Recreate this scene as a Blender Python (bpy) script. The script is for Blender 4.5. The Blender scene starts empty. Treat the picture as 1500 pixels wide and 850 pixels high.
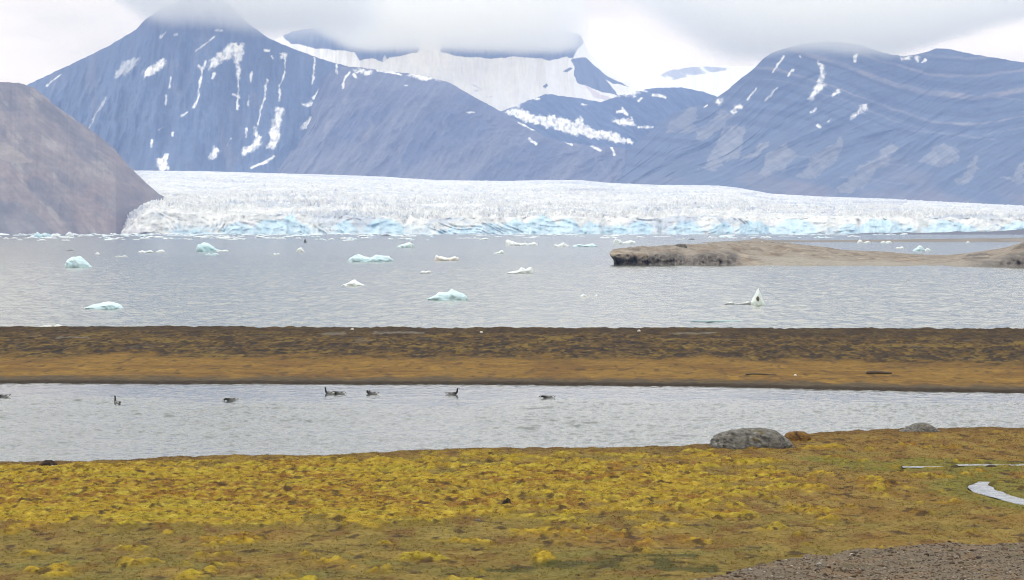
import bpy, math, random
import numpy as np
from math import radians

rng = np.random.default_rng(7)
random.seed(7)
scn = bpy.context.scene
C = scn.collection

# ------------------------------------------------------------------ camera
FPX = 4375.0                       # 105 mm lens on a 36 mm sensor, for a 1500 px wide picture
EYE = np.array([0.0, 0.0, 9.2])
PITCH = math.atan(89.0 / FPX)
FW = np.array([0, math.cos(PITCH), -math.sin(PITCH)])
UP = np.array([0, math.sin(PITCH), math.cos(PITCH)])
cam_d = bpy.data.cameras.new("camera")
cam_d.lens = 105; cam_d.sensor_width = 36; cam_d.sensor_fit = 'HORIZONTAL'
cam_d.clip_start = 0.5; cam_d.clip_end = 80000
cam = bpy.data.objects.new("camera", cam_d); C.objects.link(cam)
cam.location = EYE; cam.rotation_euler = (math.pi / 2 - PITCH, 0, 0)
scn.camera = cam

def ray(px, py):
    px = np.asarray(px, float); py = np.asarray(py, float)
    return (FW[None] * FPX + np.array([1, 0, 0])[None] * (px.reshape(-1, 1) - 750)
            - UP[None] * (py.reshape(-1, 1) - 425))
def at_dist(px, py, d):
    r = ray(px, py); d = np.asarray(d, float).reshape(-1)
    return EYE[None] + r * (d / r[:, 1])[:, None]
def on_level(px, py, z=0.0):
    r = ray(px, py)
    return EYE[None] + r * ((z - EYE[2]) / r[:, 2])[:, None]
def project(x, y, z):
    vx, vy, vz = x - EYE[0], y - EYE[1], z - EYE[2]
    dep = vy * FW[1] + vz * FW[2]
    return 750 + FPX * vx / dep, 425 - FPX * (vy * UP[1] + vz * UP[2]) / dep

# ------------------------------------------------------------------ noise
_perm = np.random.default_rng(1234).permutation(1024).astype(np.int32)
_ga = np.random.default_rng(99).random(1024) * 2 * math.pi
_gx, _gy = np.cos(_ga).astype(np.float32), np.sin(_ga).astype(np.float32)
def perlin(x, y, seed=0):
    x = np.asarray(x, float); y = np.asarray(y, float); x, y = np.broadcast_arrays(x, y)
    ix = np.floor(x).astype(np.int32); iy = np.floor(y).astype(np.int32)
    fx = (x - ix).astype(np.float32); fy = (y - iy).astype(np.float32)
    u = fx * fx * fx * (fx * (fx * 6 - 15) + 10); v = fy * fy * fy * (fy * (fy * 6 - 15) + 10)
    sx0 = _perm[(ix + seed * 71) & 1023]; sx1 = _perm[(ix + 1 + seed * 71) & 1023]
    iy0 = iy + seed * 37; iy1 = iy0 + 1
    def g(sx, yy, ax, ay):
        k = _perm[(sx + yy) & 1023]
        return _gx[k] * ax + _gy[k] * ay
    a = g(sx0, iy0, fx, fy); b = g(sx1, iy0, fx - 1, fy); c = g(sx0, iy1, fx, fy - 1); d = g(sx1, iy1, fx - 1, fy - 1)
    p = a + (b - a) * u; q = c + (d - c) * u
    return ((p + (q - p) * v) * 1.45).astype(float)
def fbm(x, y, o=4, seed=0, gain=.5):
    s = 0; a = 1; t = 0
    for k in range(o):
        s = s + a * perlin(x, y, seed + k * 17); t += a
        x = x * 2.03 + 5.3; y = y * 2.03 + 1.7; a *= gain
    return s / t * 1.25
def ridged(x, y, o=4, seed=0, gain=.5):
    s = 0; a = 1; t = 0
    for k in range(o):
        s = s + a * (1 - np.abs(perlin(x, y, seed + k * 17)) * 1.6); t += a
        x = x * 2.07 + 3.3; y = y * 2.07 + 9.1; a *= gain
    return s / t
def sstep(a, b, x):
    t = np.clip((x - a) / (b - a), 0, 1); return t * t * (3 - 2 * t)
def mix(a, b, f):
    f = np.asarray(f)[..., None]; return a * (1 - f) + np.asarray(b) * f
def s2l(*c):
    c = np.array(c, float) / 255.0
    return np.where(c <= .04045, c / 12.92, ((c + .055) / 1.055) ** 2.4)
def trace(pts):
    p = np.array(pts, float); return lambda x: np.interp(x, p[:, 0], p[:, 1])
def in_poly(px, py, poly):
    p = np.array(poly, float); r = np.zeros(px.shape, bool); j = len(p) - 1
    bb = (px >= p[:, 0].min()) & (px <= p[:, 0].max()) & (py >= p[:, 1].min()) & (py <= p[:, 1].max())
    X = px[bb]; Y = py[bb]; q = np.zeros(X.shape, bool)
    for i in range(len(p)):
        c = ((p[i, 1] > Y) != (p[j, 1] > Y)) & (X < (p[j, 0] - p[i, 0]) * (Y - p[i, 1]) / (p[j, 1] - p[i, 1] + 1e-12) + p[i, 0])
        q ^= c; j = i
    r[bb] = q; return r
def line_dist(px, py, pts):
    d = np.full(px.shape, 1e9)
    for (x0, y0), (x1, y1) in zip(pts[:-1], pts[1:]):
        dx, dy = x1 - x0, y1 - y0; L = dx * dx + dy * dy + 1e-9
        t = np.clip(((px - x0) * dx + (py - y0) * dy) / L, 0, 1)
        d = np.minimum(d, np.hypot(px - x0 - t * dx, py - y0 - t * dy))
    return d

# ------------------------------------------------------------------ mesh helpers
def new_obj(name, verts, faces_flat, nper, mat, col=None, smooth=True, parent=None):
    me = bpy.data.meshes.new(name)
    verts = np.ascontiguousarray(verts, np.float32); ff = np.ascontiguousarray(faces_flat, np.int32).ravel()
    nf = len(ff) // nper
    me.vertices.add(len(verts)); me.vertices.foreach_set('co', verts.ravel())
    me.loops.add(len(ff)); me.loops.foreach_set('vertex_index', ff)
    me.polygons.add(nf)
    me.polygons.foreach_set('loop_start', np.arange(0, nf * nper, nper, dtype=np.int32))
    me.polygons.foreach_set('use_smooth', np.full(nf, smooth, bool))
    me.update(calc_edges=True)
    if col is not None:
        ca = me.color_attributes.new('Col', 'FLOAT_COLOR', 'POINT')
        c4 = np.ones((len(verts), 4), np.float32); c4[:, :3] = np.clip(col, 0.004, .95)
        ca.data.foreach_set('color', c4.ravel())
    me.materials.append(mat)
    ob = bpy.data.objects.new(name, me); C.objects.link(ob)
    if parent is not None: ob.parent = parent
    return ob
def grid_faces(n, m):              # n rows (depth) by m columns
    i = np.arange(n - 1)[:, None] * m + np.arange(m - 1)[None]
    return np.stack([i, i + 1, i + m + 1, i + m], -1).reshape(-1, 4)
def grid_obj(name, X, Y, Z, mat, col=None, smooth=True):
    n, m = X.shape
    return new_obj(name, np.stack([X, Y, Z], -1).reshape(-1, 3), grid_faces(n, m), 4, mat,
                   None if col is None else col.reshape(-1, 3), smooth)
def tag(o, label, cat, group=None, kind=None):
    o['label'] = label; o['category'] = cat
    if group: o['group'] = group
    if kind: o['kind'] = kind
    return o
import bmesh
_ico = {}
def ico(sub):
    if sub not in _ico:
        bm = bmesh.new(); bmesh.ops.create_icosphere(bm, subdivisions=sub, radius=1)
        v = np.array([p.co[:] for p in bm.verts]); f = np.array([[q.index for q in p.verts] for p in bm.faces]); bm.free()
        _ico[sub] = (v, f)
    return _ico[sub]
def noise3(v, s, seed, o=3):
    x, y, z = v[:, 0] * s, v[:, 1] * s, v[:, 2] * s
    return (fbm(x + .7 * z, y - .4 * z, o, seed) + fbm(y + .3 * x, z + .5 * x, o, seed + 50) + fbm(z - .6 * y, x + .2 * y, o, seed + 90)) / 2

# ------------------------------------------------------------------ materials
def nodes_of(m):
    m.use_nodes = True; return m.node_tree.nodes, m.node_tree.links
def surf_mat(name, scale=1.0, amt=.25, rough=.9, bump=.0, bump_scale=None, spec=.25, aniso=(1, 1, 1), detail=5, sss=0):
    """albedo from the mesh's own colour attribute, broken up by object-space noise"""
    m = bpy.data.materials.new(name); N, L = nodes_of(m); b = N['Principled BSDF']
    at = N.new('ShaderNodeAttribute'); at.attribute_name = 'Col'
    tc = N.new('ShaderNodeTexCoord'); mp = N.new('ShaderNodeMapping'); mp.inputs['Scale'].default_value = aniso
    L.new(tc.outputs['Object'], mp.inputs[0])
    no = N.new('ShaderNodeTexNoise'); no.inputs['Scale'].default_value = scale; no.inputs['Detail'].default_value = detail
    no.inputs['Roughness'].default_value = .65
    L.new(mp.outputs[0], no.inputs['Vector'])
    mr = N.new('ShaderNodeMapRange'); mr.inputs[1].default_value = .3; mr.inputs[2].default_value = .7
    mr.inputs[3].default_value = 1 - amt; mr.inputs[4].default_value = 1 + amt
    L.new(no.outputs['Fac'], mr.inputs[0])
    mu = N.new('ShaderNodeVectorMath'); mu.operation = 'SCALE'
    L.new(at.outputs['Color'], mu.inputs[0]); L.new(mr.outputs[0], mu.inputs['Scale'])
    L.new(mu.outputs[0], b.inputs['Base Color'])
    b.inputs['Roughness'].default_value = rough; b.inputs['Specular IOR Level'].default_value = spec
    if bump:
        n2 = N.new('ShaderNodeTexNoise'); n2.inputs['Scale'].default_value = bump_scale or scale; n2.inputs['Detail'].default_value = 4
        L.new(mp.outputs[0], n2.inputs['Vector'])
        bp = N.new('ShaderNodeBump'); bp.inputs['Strength'].default_value = 1; bp.inputs['Distance'].default_value = bump
        L.new(n2.outputs['Fac'], bp.inputs['Height']); L.new(bp.outputs[0], b.inputs['Normal'])
    return m

def water_mat(name, base, waves, rough=.15, calm=None, spec=.45):
    """waves: list of (size_x, size_y, height)"""
    m = bpy.data.materials.new(name); N, L = nodes_of(m); b = N['Principled BSDF']
    b.inputs['Base Color'].default_value = (*base, 1); b.inputs['Roughness'].default_value = rough
    b.inputs['IOR'].default_value = 1.333; b.inputs['Specular IOR Level'].default_value = spec
    tc = N.new('ShaderNodeTexCoord'); tot = None
    for k, (sx, sy, h) in enumerate(waves):
        mp = N.new('ShaderNodeMapping'); mp.inputs['Scale'].default_value = (1 / sx, 1 / sy, 1); mp.inputs['Location'].default_value = (k * 3.7, k * 1.3, 0)
        mp.inputs['Rotation'].default_value = (0, 0, radians((-12, 9, 4)[k % 3]))
        L.new(tc.outputs['Object'], mp.inputs[0])
        no = N.new('ShaderNodeTexNoise'); no.inputs['Scale'].default_value = 1; no.inputs['Detail'].default_value = 3
        L.new(mp.outputs[0], no.inputs['Vector'])
        mu = N.new('ShaderNodeMath'); mu.operation = 'MULTIPLY'; mu.inputs[1].default_value = h
        L.new(no.outputs['Fac'], mu.inputs[0])
        if tot is None: tot = mu.outputs[0]
        else:
            ad = N.new('ShaderNodeMath'); L.new(tot, ad.inputs[0]); L.new(mu.outputs[0], ad.inputs[1]); tot = ad.outputs[0]
    bp = N.new('ShaderNodeBump'); bp.inputs['Distance'].default_value = 1; bp.inputs['Strength'].default_value = 1
    L.new(tot, bp.inputs['Height']); L.new(bp.outputs[0], b.inputs['Normal'])
    if calm:                                            # sheltered water: ripples die away between two distances
        y0, y1, lo = calm
        sp = N.new('ShaderNodeSeparateXYZ'); L.new(tc.outputs['Object'], sp.inputs[0])
        n3 = N.new('ShaderNodeTexNoise'); n3.inputs['Scale'].default_value = .06; L.new(tc.outputs['Object'], n3.inputs['Vector'])
        ma = N.new('ShaderNodeMath'); ma.operation = 'MULTIPLY_ADD'; ma.inputs[1].default_value = 14; L.new(n3.outputs['Fac'], ma.inputs[0]); L.new(sp.outputs['Y'], ma.inputs[2])
        sl = N.new('ShaderNodeMath'); sl.operation = 'MULTIPLY_ADD'; sl.inputs[1].default_value = .06; L.new(sp.outputs['X'], sl.inputs[0]); L.new(ma.outputs[0], sl.inputs[2])
        mr = N.new('ShaderNodeMapRange'); mr.interpolation_type = 'SMOOTHSTEP'
        mr.inputs[1].default_value = y0 + 7; mr.inputs[2].default_value = y1 + 7; mr.inputs[3].default_value = 1; mr.inputs[4].default_value = lo
        L.new(sl.outputs[0], mr.inputs[0]); L.new(mr.outputs[0], bp.inputs['Strength'])
    return m

M_rock = surf_mat('mountain_rock', scale=.03, amt=.20, detail=7)
M_glacier = surf_mat('glacier_ice', scale=.06, amt=.14, rough=.7, detail=6)
M_ice = surf_mat('floating_ice', scale=.9, amt=.08, rough=.45, bump=.12, bump_scale=1.3)
M_meadow = surf_mat('moss_and_turf', scale=5.5, amt=.30, bump=.05, bump_scale=9, spec=.1)
M_spit = surf_mat('dark_turf', scale=1.6, amt=.40, bump=.10, bump_scale=3, spec=.1)
M_blades = surf_mat('grass_blades', scale=3, amt=.1, spec=.1)
M_gravel = surf_mat('gravel', scale=22, amt=.5, bump=.02, bump_scale=30, spec=.2)
M_stone = surf_mat('stone', scale=7, amt=.5, bump=.06, bump_scale=9, spec=.2)
M_island = surf_mat('island_rock', scale=.9, amt=.3, bump=.25, bump_scale=1.2, spec=.15)
M_bird = surf_mat('plumage', scale=40, amt=.12, rough=.7, spec=.2)
M_wood = surf_mat('weathered_wood', scale=20, amt=.3, aniso=(.15, 1, 1))
M_sea = water_mat('fjord_water', (.062, .080, .056), [(1.0, 2.6, .16), (.5, .9, .05)], .12, spec=.28)
M_lagoon = water_mat('lagoon_water', (.028, .037, .034), [(.3, .5, .03), (.12, .2, .01)], .10, calm=(154, 164, .8))
M_stream = water_mat('stream_water', (.12, .13, .13), [(.5, .4, .02), (.2, .15, .008)], .06)

# ------------------------------------------------------------------ mountains
M_snow = surf_mat('snowfield', scale=.03, amt=.05, detail=5)
def mountain(name, ridge, base, Db, Dr, x0, x1, step, rows, seed, colour, snow=(), gully=(220, 0.0, 90), rough=40, conc=1.0, back=1500, mat=None, streak=.5):
    rf, bf = trace(ridge), trace(base)
    px = np.concatenate([np.arange(x0, -40, 6.0), np.arange(max(x0, -40), min(x1, 1540), step), np.arange(max(x0, min(x1, 1540)), x1 + 6, 6.0)])
    px = np.unique(px); m = len(px)
    Dbp = np.interp(px, *np.array(Db, float).T) if not np.isscalar(Db) else np.full(m, float(Db))
    Drp = np.interp(px, *np.array(Dr, float).T) if not np.isscalar(Dr) else np.full(m, float(Dr))
    jag = fbm(px / 11, px * 0 + seed, 5, seed + 3, .6) * (2.4 if name == 'brown_hill' else 1.5)
    zr = 9.2 + (336 - (rf(px) + jag)) / FPX * Drp
    zb = 9.2 + (336 - bf(px)) / FPX * Dbp
    t = np.linspace(0, 1, rows)[:, None]
    d = Dbp + (Drp - Dbp) * t
    z = zb + (zr - zb) * t ** conc
    gl, shear, amp = gully
    x = (px - 750)[None] / FPX * d
    w = np.sin(np.pi * np.clip(t, 0, 1)) ** .6
    warp = fbm(x / 700, d / 700, 3, seed + 9) * 60
    g = ridged((x + shear * (d - Dbp) + warp) / gl, d / (gl * 7), 4, seed)
    g2 = ridged((x + shear * (d - Dbp) + warp * .6) / (gl * .22), d / (gl * 2.6), 3, seed + 57)
    f = fbm((x + shear * (d - Dbp)) / 50, d / 420, 5, seed + 31)
    d2 = d - amp * (g - .55) * w - amp * .2 * (g2 - .55) * w - rough * f * w
    z2 = z + rough * .35 * f * w
    x = (px - 750)[None] / FPX * d2
    # reverse side
    tb = np.array([.12, .35, .7, 1.0])[:, None]
    db = Drp + back * tb; zbk = zr * (1 - tb ** 1.2) - 5 * tb
    X = np.concatenate([x, (px - 750)[None] / FPX * np.broadcast_to(Drp, db.shape)]); Y = np.concatenate([d2, db]); Z = np.concatenate([z2, zbk])
    u, v = project(X, Y, Z)
    uu = u + fbm(X / 26, Z / 30, 4, seed + 70, .65) * 5.5; vv = v + fbm(X / 26, Z / 30, 4, seed + 80, .65) * 6.5
    T = np.concatenate([np.broadcast_to(t, x.shape), np.ones_like(db)])
    G = np.concatenate([g, np.full(db.shape, .5)])
    col = colour(u, v, T, X, Y, Z, G)
    SN = np.array([.95, .90, .80])
    sm = np.zeros(u.shape)
    for s in snow:
        if s[0] == 'p': k = sum(in_poly(uu + a, vv + b, s[1]).astype(float) for a, b in ((0, 0), (.9, .3), (-.9, -.3), (.3, -1.0), (-.3, 1.0), (1.6, 1.2), (-1.6, -1.2))) / 7 * s[2]
        else: k = (1 - sstep(s[2] * .5 - 1.0, s[2] * .5 + .7, line_dist(u * .5 + uu * .5, v, s[1]) + 1.7 * fbm(X / 22, Z / 34, 3, seed + 5))) * s[3]
        sm = np.maximum(sm, k)
    sm = sm * (.45 + .55 * sstep(-.45, .05, fbm(X / 14, Z / 24, 3, seed + 61)))
    lin = fbm((X + shear * (Y - 10000)) / 20, Z / 260, 4, seed + 66, .6); col = col * (1 + streak * lin)[..., None]
    col = mix(col, SN, sm)
    return grid_obj(name, X, Y, Z, mat or M_rock, col)
def z1(*p, o=0): return [(a / 2.362 + o, b / 2.362) for a, b in p]
P = lambda *p, o=0, k=1.0: ('p', z1(*p, o=o), k)
Ln = lambda w, *p, o=0, k=1.0: ('l', z1(*p, o=o), w / 2.362, k)

snowB = [
 P((718,240),(735,205),(775,172),(798,148),(840,153),(847,185),(822,202),(800,195),(772,212),(745,232)),
 P((806,198),(838,190),(830,235),(828,272),(818,272),(820,232)), Ln(5,(824,270),(822,380)), Ln(9,(806,326),(826,336)),
 P((493,270),(503,243),(545,213),(578,206),(562,235),(525,258)),
 P((395,270),(424,213),(486,197),(462,235),(428,262), k=.45), Ln(6,(165,298),(185,275),(213,258), k=.8), Ln(7,(306,448),(335,390),(368,338), k=.4),
 Ln(5,(676,177),(705,155),(742,128), k=.8), Ln(9,(556,130),(574,110), k=.6), Ln(7,(603,122),(612,120), k=.5), Ln(8,(745,106),(768,106), k=.7),
 Ln(10,(688,228),(702,238),(712,215)), Ln(6,(697,240),(690,300),(682,345),(668,372)), Ln(5,(628,402),(648,388), k=.7),
 Ln(6,(591,268),(588,302)), Ln(5,(575,330),(574,362), k=.8), Ln(8,(734,272),(741,256)), Ln(6,(871,248),(868,288)), Ln(4,(862,330),(857,365), k=.6),
 Ln(6,(926,275),(917,320),(912,355),(902,385),(892,432)),
 P((884,436),(896,470),(906,476),(900,500),(870,530),(846,532),(838,546),(840,508),(870,503),(880,485)),
 P((966,188),(993,185),(986,207),(976,200)), Ln(5,(985,205),(988,250),(966,300),(968,348)),
 P((962,374),(981,376),(970,430),(964,482),(945,516),(921,517),(930,493),(940,480),(931,448),(945,422),(952,388)),
 Ln(7,(1088,200),(1086,250),(1081,290)), Ln(7,(1166,225),(1170,262)), Ln(6,(942,195),(944,205)), Ln(9,(918,175),(932,177)),
 P((1043,360),(1082,346),(1078,370),(1052,374)), Ln(10,(1084,340),(1112,305)), P((1038,452),(1060,425),(1072,408),(1090,405),(1098,378),(1105,383),(1096,415),(1062,442)),
 P((720,547),(735,524),(742,508),(760,525),(745,542)), P((545,588),(547,550),(582,530),(580,588)), Ln(8,(868,580),(900,568),(925,560),(945,540)),
 Ln(6,(524,485),(524,508)), Ln(8,(853,447),(852,475)), Ln(5,(598,460),(598,470)), Ln(4,(550,450),(565,440), k=.7), Ln(4,(800,480),(785,505), k=.5),
]
snowBl = [
 P((272,240),(345,243),(340,256),(300,254),o=400), Ln(7,(362,245),(400,250),(442,259),o=400), P((466,258),(530,263),(584,275),(530,274),(490,270),o=400),
 Ln(8,(264,250),(250,270),(241,305),o=400), Ln(8,(278,258),(288,268),o=400), Ln(12,(590,268),(640,282),(690,300),o=400), Ln(7,(650,300),(690,322),o=400, k=.6),
 Ln(6,(672,389),(692,389),o=400, k=.8), Ln(8,(850,425),(890,443),(975,466),o=400), Ln(6,(930,460),(980,478),(1034,501),o=400), Ln(9,(885,480),(910,499),o=400),
 Ln(9,(1098,502),(1132,521),o=400), Ln(10,(1170,505),(1181,535),o=400), Ln(5,(455,296),(465,296),o=400,k=.7), Ln(9,(215,225),(222,255),o=400,k=.7),
]
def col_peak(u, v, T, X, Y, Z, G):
    c = np.zeros(u.shape + (3,)) + np.array([.054, .076, .110])  # slate colour whose blue partly stands in for distance haze
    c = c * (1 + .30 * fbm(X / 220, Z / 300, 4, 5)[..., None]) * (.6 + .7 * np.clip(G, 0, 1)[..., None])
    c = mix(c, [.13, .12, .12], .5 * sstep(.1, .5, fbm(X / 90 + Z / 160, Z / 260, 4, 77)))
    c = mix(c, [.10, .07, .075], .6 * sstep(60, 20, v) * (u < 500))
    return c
def col_bluff(u, v, T, X, Y, Z, G):
    c = np.zeros(u.shape + (3,)) + np.array([.115, .112, .125])
    c = mix(c, [.066, .075, .105], sstep(-.15, .35, fbm(X / 260 - Z / 240, Z / 420, 4, 15)))
    c = mix(c, [.20, .18, .165], .55 * sstep(.25, .6, perlin(X / 34 + Z / 300, Z / 260, 61) * .5 + fbm(X / 120, Z / 150, 3, 6) * .6))
    band = np.abs(v - np.interp(u, [480, 600, 680, 760, 850], [135, 140, 160, 185, 225]))
    c = mix(c, [.085, .085, .10], .6 * sstep(12, 3, band))
    return c
def col_right(u, v, T, X, Y, Z, G):
    c = np.zeros(u.shape + (3,)) + np.array([.060, .080, .108])  # some of the haze blue is put into this rock colour
    c = c * (1 + .3 * fbm(X / 260, Z / 140, 4, 25)[..., None])
    # bedding: folded light and dark beds
    w = v + 6 * fbm(X / 500, Z / 300, 2, 41) - np.interp(u, [900, 1150, 1240, 1300, 1360, 1430, 1500], [-60, -30, 0, 25, 45, 50, 38])
    bed = .5 + .5 * np.sin(w / 3.1 + 2 * fbm(X / 300, w / 9, 2, 8)); up = sstep(.30, .5, T)
    c = mix(c, [.030, .040, .058], .8 * up * sstep(.55, .95, bed))
    for off, wd, kk in ((96, 5.5, .8), (66, 3.5, .55), (134, 2.5, .6), (150, 2, .35), (38, 3, .5)):
        c = mix(c, [.27, .225, .19], .95 * kk * up * sstep(wd, wd * .3, np.abs(w - off + 3 * fbm(X / 90, Z / 60, 3, 3))) * (.5 + .5 * sstep(-.3, .3, fbm(X / 150, Z / 80, 2, 12))))
    # scree fans and slumps of paler rubble
    fans = [((300,585),(340,500),(400,435),(450,440),(462,500),(400,560),(330,592)), ((485,605),(540,530),(600,488),(622,530),(590,590),(530,612)),
            ((630,605),(700,530),(790,470),(810,500),(760,560),(690,620)), ((450,555),(490,490),(520,490),(500,535)), ((270,480),(360,380),(420,400),(330,480)),
            ((770,660),(850,580),(930,530),(960,560),(880,620),(800,672)), ((1050,560),(1130,490),(1190,520),(1180,580),(1100,570)), ((1180,610),(1260,540),(1265,590),(1200,640)),
            ((180,470),(250,370),(285,380),(260,460)), ((900,560),(950,490),(985,500),(960,550)), ((1340,620),(1417,560),(1417,640))]
    for k, f in enumerate(fans):
        fu = u + 16 * fbm(X / 90, Z / 90, 5, 90 + k, .6); fv = v + 12 * fbm(X / 80, Z / 80, 5, 190 + k, .6)
        c = mix(c, np.array([.23, .215, .19]) * (1 - .06 * (k % 3)), .70 * in_poly(fu, fv, z1(*f, o=900)) * (.55 + .45 * sstep(-.5, .3, fbm(X / 25 + Z / 60, Z / 60, 3, 30 + k))))
    c = mix(c, [.17, .14, .13], .6 * sstep(.42, .05, T) * sstep(-.2, .4, fbm(X / 300 + Z / 300, Z / 140, 3, 71)))
    for y0, xs, xe in ((225, 1130, 1215), (236, 1270, 1330), (258, 1230, 1330), (140, 1440, 1500), (190, 1330, 1460)):
        c = mix(c, [.21, .20, .19], .4 * sstep(1.6, .4, np.abs(v - y0 - (u - xs) * .12 - 2 * fbm(X / 80, Z / 80, 2, 2))) * (u > xs) * (u < xe))
    return c
snowD = [
 Ln(7,(546,250),(565,225),(585,196),o=900), P((670,348),(688,312),(706,280),(716,255),(700,215),(704,206),(714,220),(726,228),(728,262),(718,288),(732,293),(702,322),(684,347),o=900),
 P((752,335),(768,310),(784,308),(775,330),o=900), P((808,418),(830,393),(860,358),(874,362),(872,385),(842,400),o=900), Ln(6,(520,350),(540,330),(560,305),o=900,k=.5),
 Ln(5,(460,345),(475,325),(490,305),o=900,k=.8), P((403,388),(415,372),(442,356),(440,374),(416,391),o=900), P((346,362),(356,346),(377,338),(364,362),o=900),
 Ln(7,(602,262),(616,243),o=900), Ln(8,(830,212),(836,190),o=900), P((985,198),(1035,192),(1020,208),(1005,207),o=900), P((1042,214),(1042,193),(1058,192),(1054,218),o=900), Ln(7,(1066,216),(1076,206),o=900),
 Ln(7,(684,388),(696,375),o=900,k=.7), Ln(8,(704,433),(712,440),o=900,k=.8), Ln(5,(742,420),(752,410),o=900,k=.8), Ln(4,(310,372),(322,364),o=900), Ln(4,(640,195),(645,200),o=900),
]
def col_back(u, v, T, X, Y, Z, G):
    R = np.array([.054, .076, .110]); S = np.array([.94, .89, .79])  # R is slate with part of the haze tint in its colour
    c = np.zeros(u.shape + (3,)) + S
    c = c * (1 - .07 * sstep(0, .6, fbm(X / 500, Z / 120, 4, 3)))[..., None]
    uu = u + 3 * fbm(X / 90, Z / 60, 3, 4); vv = v + 3 * fbm(X / 80, Z / 70, 3, 9)
    rock = [((-100,0),(60,150),(150,166),(285,180),(300,212),(340,200),(380,214),(405,196),(445,192),(500,182),(520,120),(400,60)),
            ((560,120),(585,178),(660,197),(745,202),(830,193),(880,200),(960,210),(1015,196),(1040,202),(1085,196),(1110,230),(1165,268),(1235,300),(1180,290),(1150,275),(1195,330),(1150,322),(1060,290),(1042,260),(1046,232),(1030,208),(1100,100)),
            ((930,302),(945,288),(950,298),(938,308)), ((1000,248),(1030,236),(1040,240),(1015,250))]
    for r in rock: c = mix(c, R * (1 + .2 * fbm(X / 120, Z / 150, 3, 8))[..., None], in_poly(uu, vv, z1(*r, o=400)) * .94)
    streak = sstep(.25, .5, perlin((X + Z * .6) / 45, Z / 260, 31))
    c = mix(c, S, .8 * streak * (in_poly(u, v, z1((60,150),(300,165),(300,215),(60,170), o=400)) | in_poly(u, v, z1((375,220),(385,190),(450,180),(470,200), o=400))))
    c = mix(c, [.55, .42, .40], .6 * in_poly(uu, vv, z1((1075,290),(1130,325),(1190,350),(1110,340), o=400)))
    c = mix(c, [.38, .38, .42], .6 * sstep(.2, .5, fbm(X / 60, Z / 40, 3, 51)) * in_poly(uu, vv, z1((645,285),(700,295),(780,340),(700,330), o=400)))
    return c
def col_mid(u, v, T, X, Y, Z, G):
    return np.zeros(u.shape + (3,)) + np.array([.054, .076, .110]) * (1 + .3 * fbm(X / 150, Z / 120, 4, 14))[..., None]  # slate blued by hand, partly painted haze
snowM = [
 P((800,388),(830,376),(862,380),(900,400),(960,400),(1010,410),(1046,428),(1060,402),(1078,432),(1130,455),(1192,458),(1200,475),(1248,491),(1238,499),(1150,484),(1050,467),(960,442),(870,420),o=400),
 P((1172,416),(1205,410),(1243,412),(1252,431),(1215,438),o=400), Ln(8,(1264,440),(1316,440),o=400), Ln(10,(1190,388),(1212,385),(1226,395),o=400), Ln(5,(1208,372),(1216,386),o=400), Ln(9,(1312,330),(1340,330),(1356,338),o=400),
 P((1150,322),(1175,318),(1200,332),(1180,336),o=400), P((1202,322),(1225,311),(1268,316),(1252,333),(1218,333),o=400), Ln(8,(1250,308),(1296,318),o=400), Ln(8,(890,340),(920,342),o=400), Ln(6,(1070,362),(1085,364),o=400), Ln(6,(1262,350),(1275,340),o=400),
 P((780,375),(850,345),(935,318),(900,335),(845,370),o=400),
]
def col_far(u, v, T, X, Y, Z, G):
    c = np.zeros(u.shape + (3,)) + np.array([.90, .88, .82])
    uu = u + 3 * fbm(X / 60, Z / 50, 3, 4)
    k = in_poly(uu, v, z1((160,262),(200,240),(280,226),(400,236),(380,245),(290,258),(200,278), o=900)) * sstep(-.35, .0, fbm((X + Z) / 60, Z / 70, 3, 77))
    return mix(c, [.13, .135, .16], .65 * k)
def col_hill(u, v, T, X, Y, Z, G):
    a, b = Z + .78 * X, X - .78 * Z
    c = np.zeros(u.shape + (3,)) + np.array([.178, .146, .130])
    c = mix(c, [.112, .100, .098], .85 * sstep(-.15, .35, fbm(a / 42, b / 260, 5, 22, .6)))
    c = mix(c, [.27, .235, .20], .75 * sstep(.12, .45, fbm(a / 26, b / 150, 5, 29, .6)))
    c = mix(c, [.20, .145, .125], .6 * sstep(.05, .4, fbm(X / 80, Z / 50, 4, 37)) * sstep(190, 260, v))
    c = c * (1 + .22 * fbm(a / 6, b / 40, 3, 39))[..., None]
    c = mix(c, [.26, .22, .18], .7 * in_poly(u + 4 * fbm(X / 40, Z / 40, 3, 1), v, [(-20, 200), (20, 215), (48, 238), (20, 240), (-20, 225)]))
    c = mix(c, [.105, .105, .115], .55 * in_poly(u + 5 * fbm(X / 40, Z / 40, 3, 2), v + 4 * fbm(X / 30, Z / 30, 3, 4), [(-40, 292), (28, 296), (50, 312), (85, 345), (-40, 345)]))
    c = mix(c, [.095, .08, .09], .35 * in_poly(u + 4 * fbm(X / 40, Z / 40, 3, 6), v, [(160, 345), (165, 312), (200, 300), (226, 297), (238, 285), (256, 300), (250, 312), (200, 345)]))
    beds = .5 + .5 * np.sin((Z + .15 * X) / 9 + 2 * fbm(X / 120, Z / 40, 2, 3))
    return c * (1 - .10 * beds)[..., None]

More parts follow.
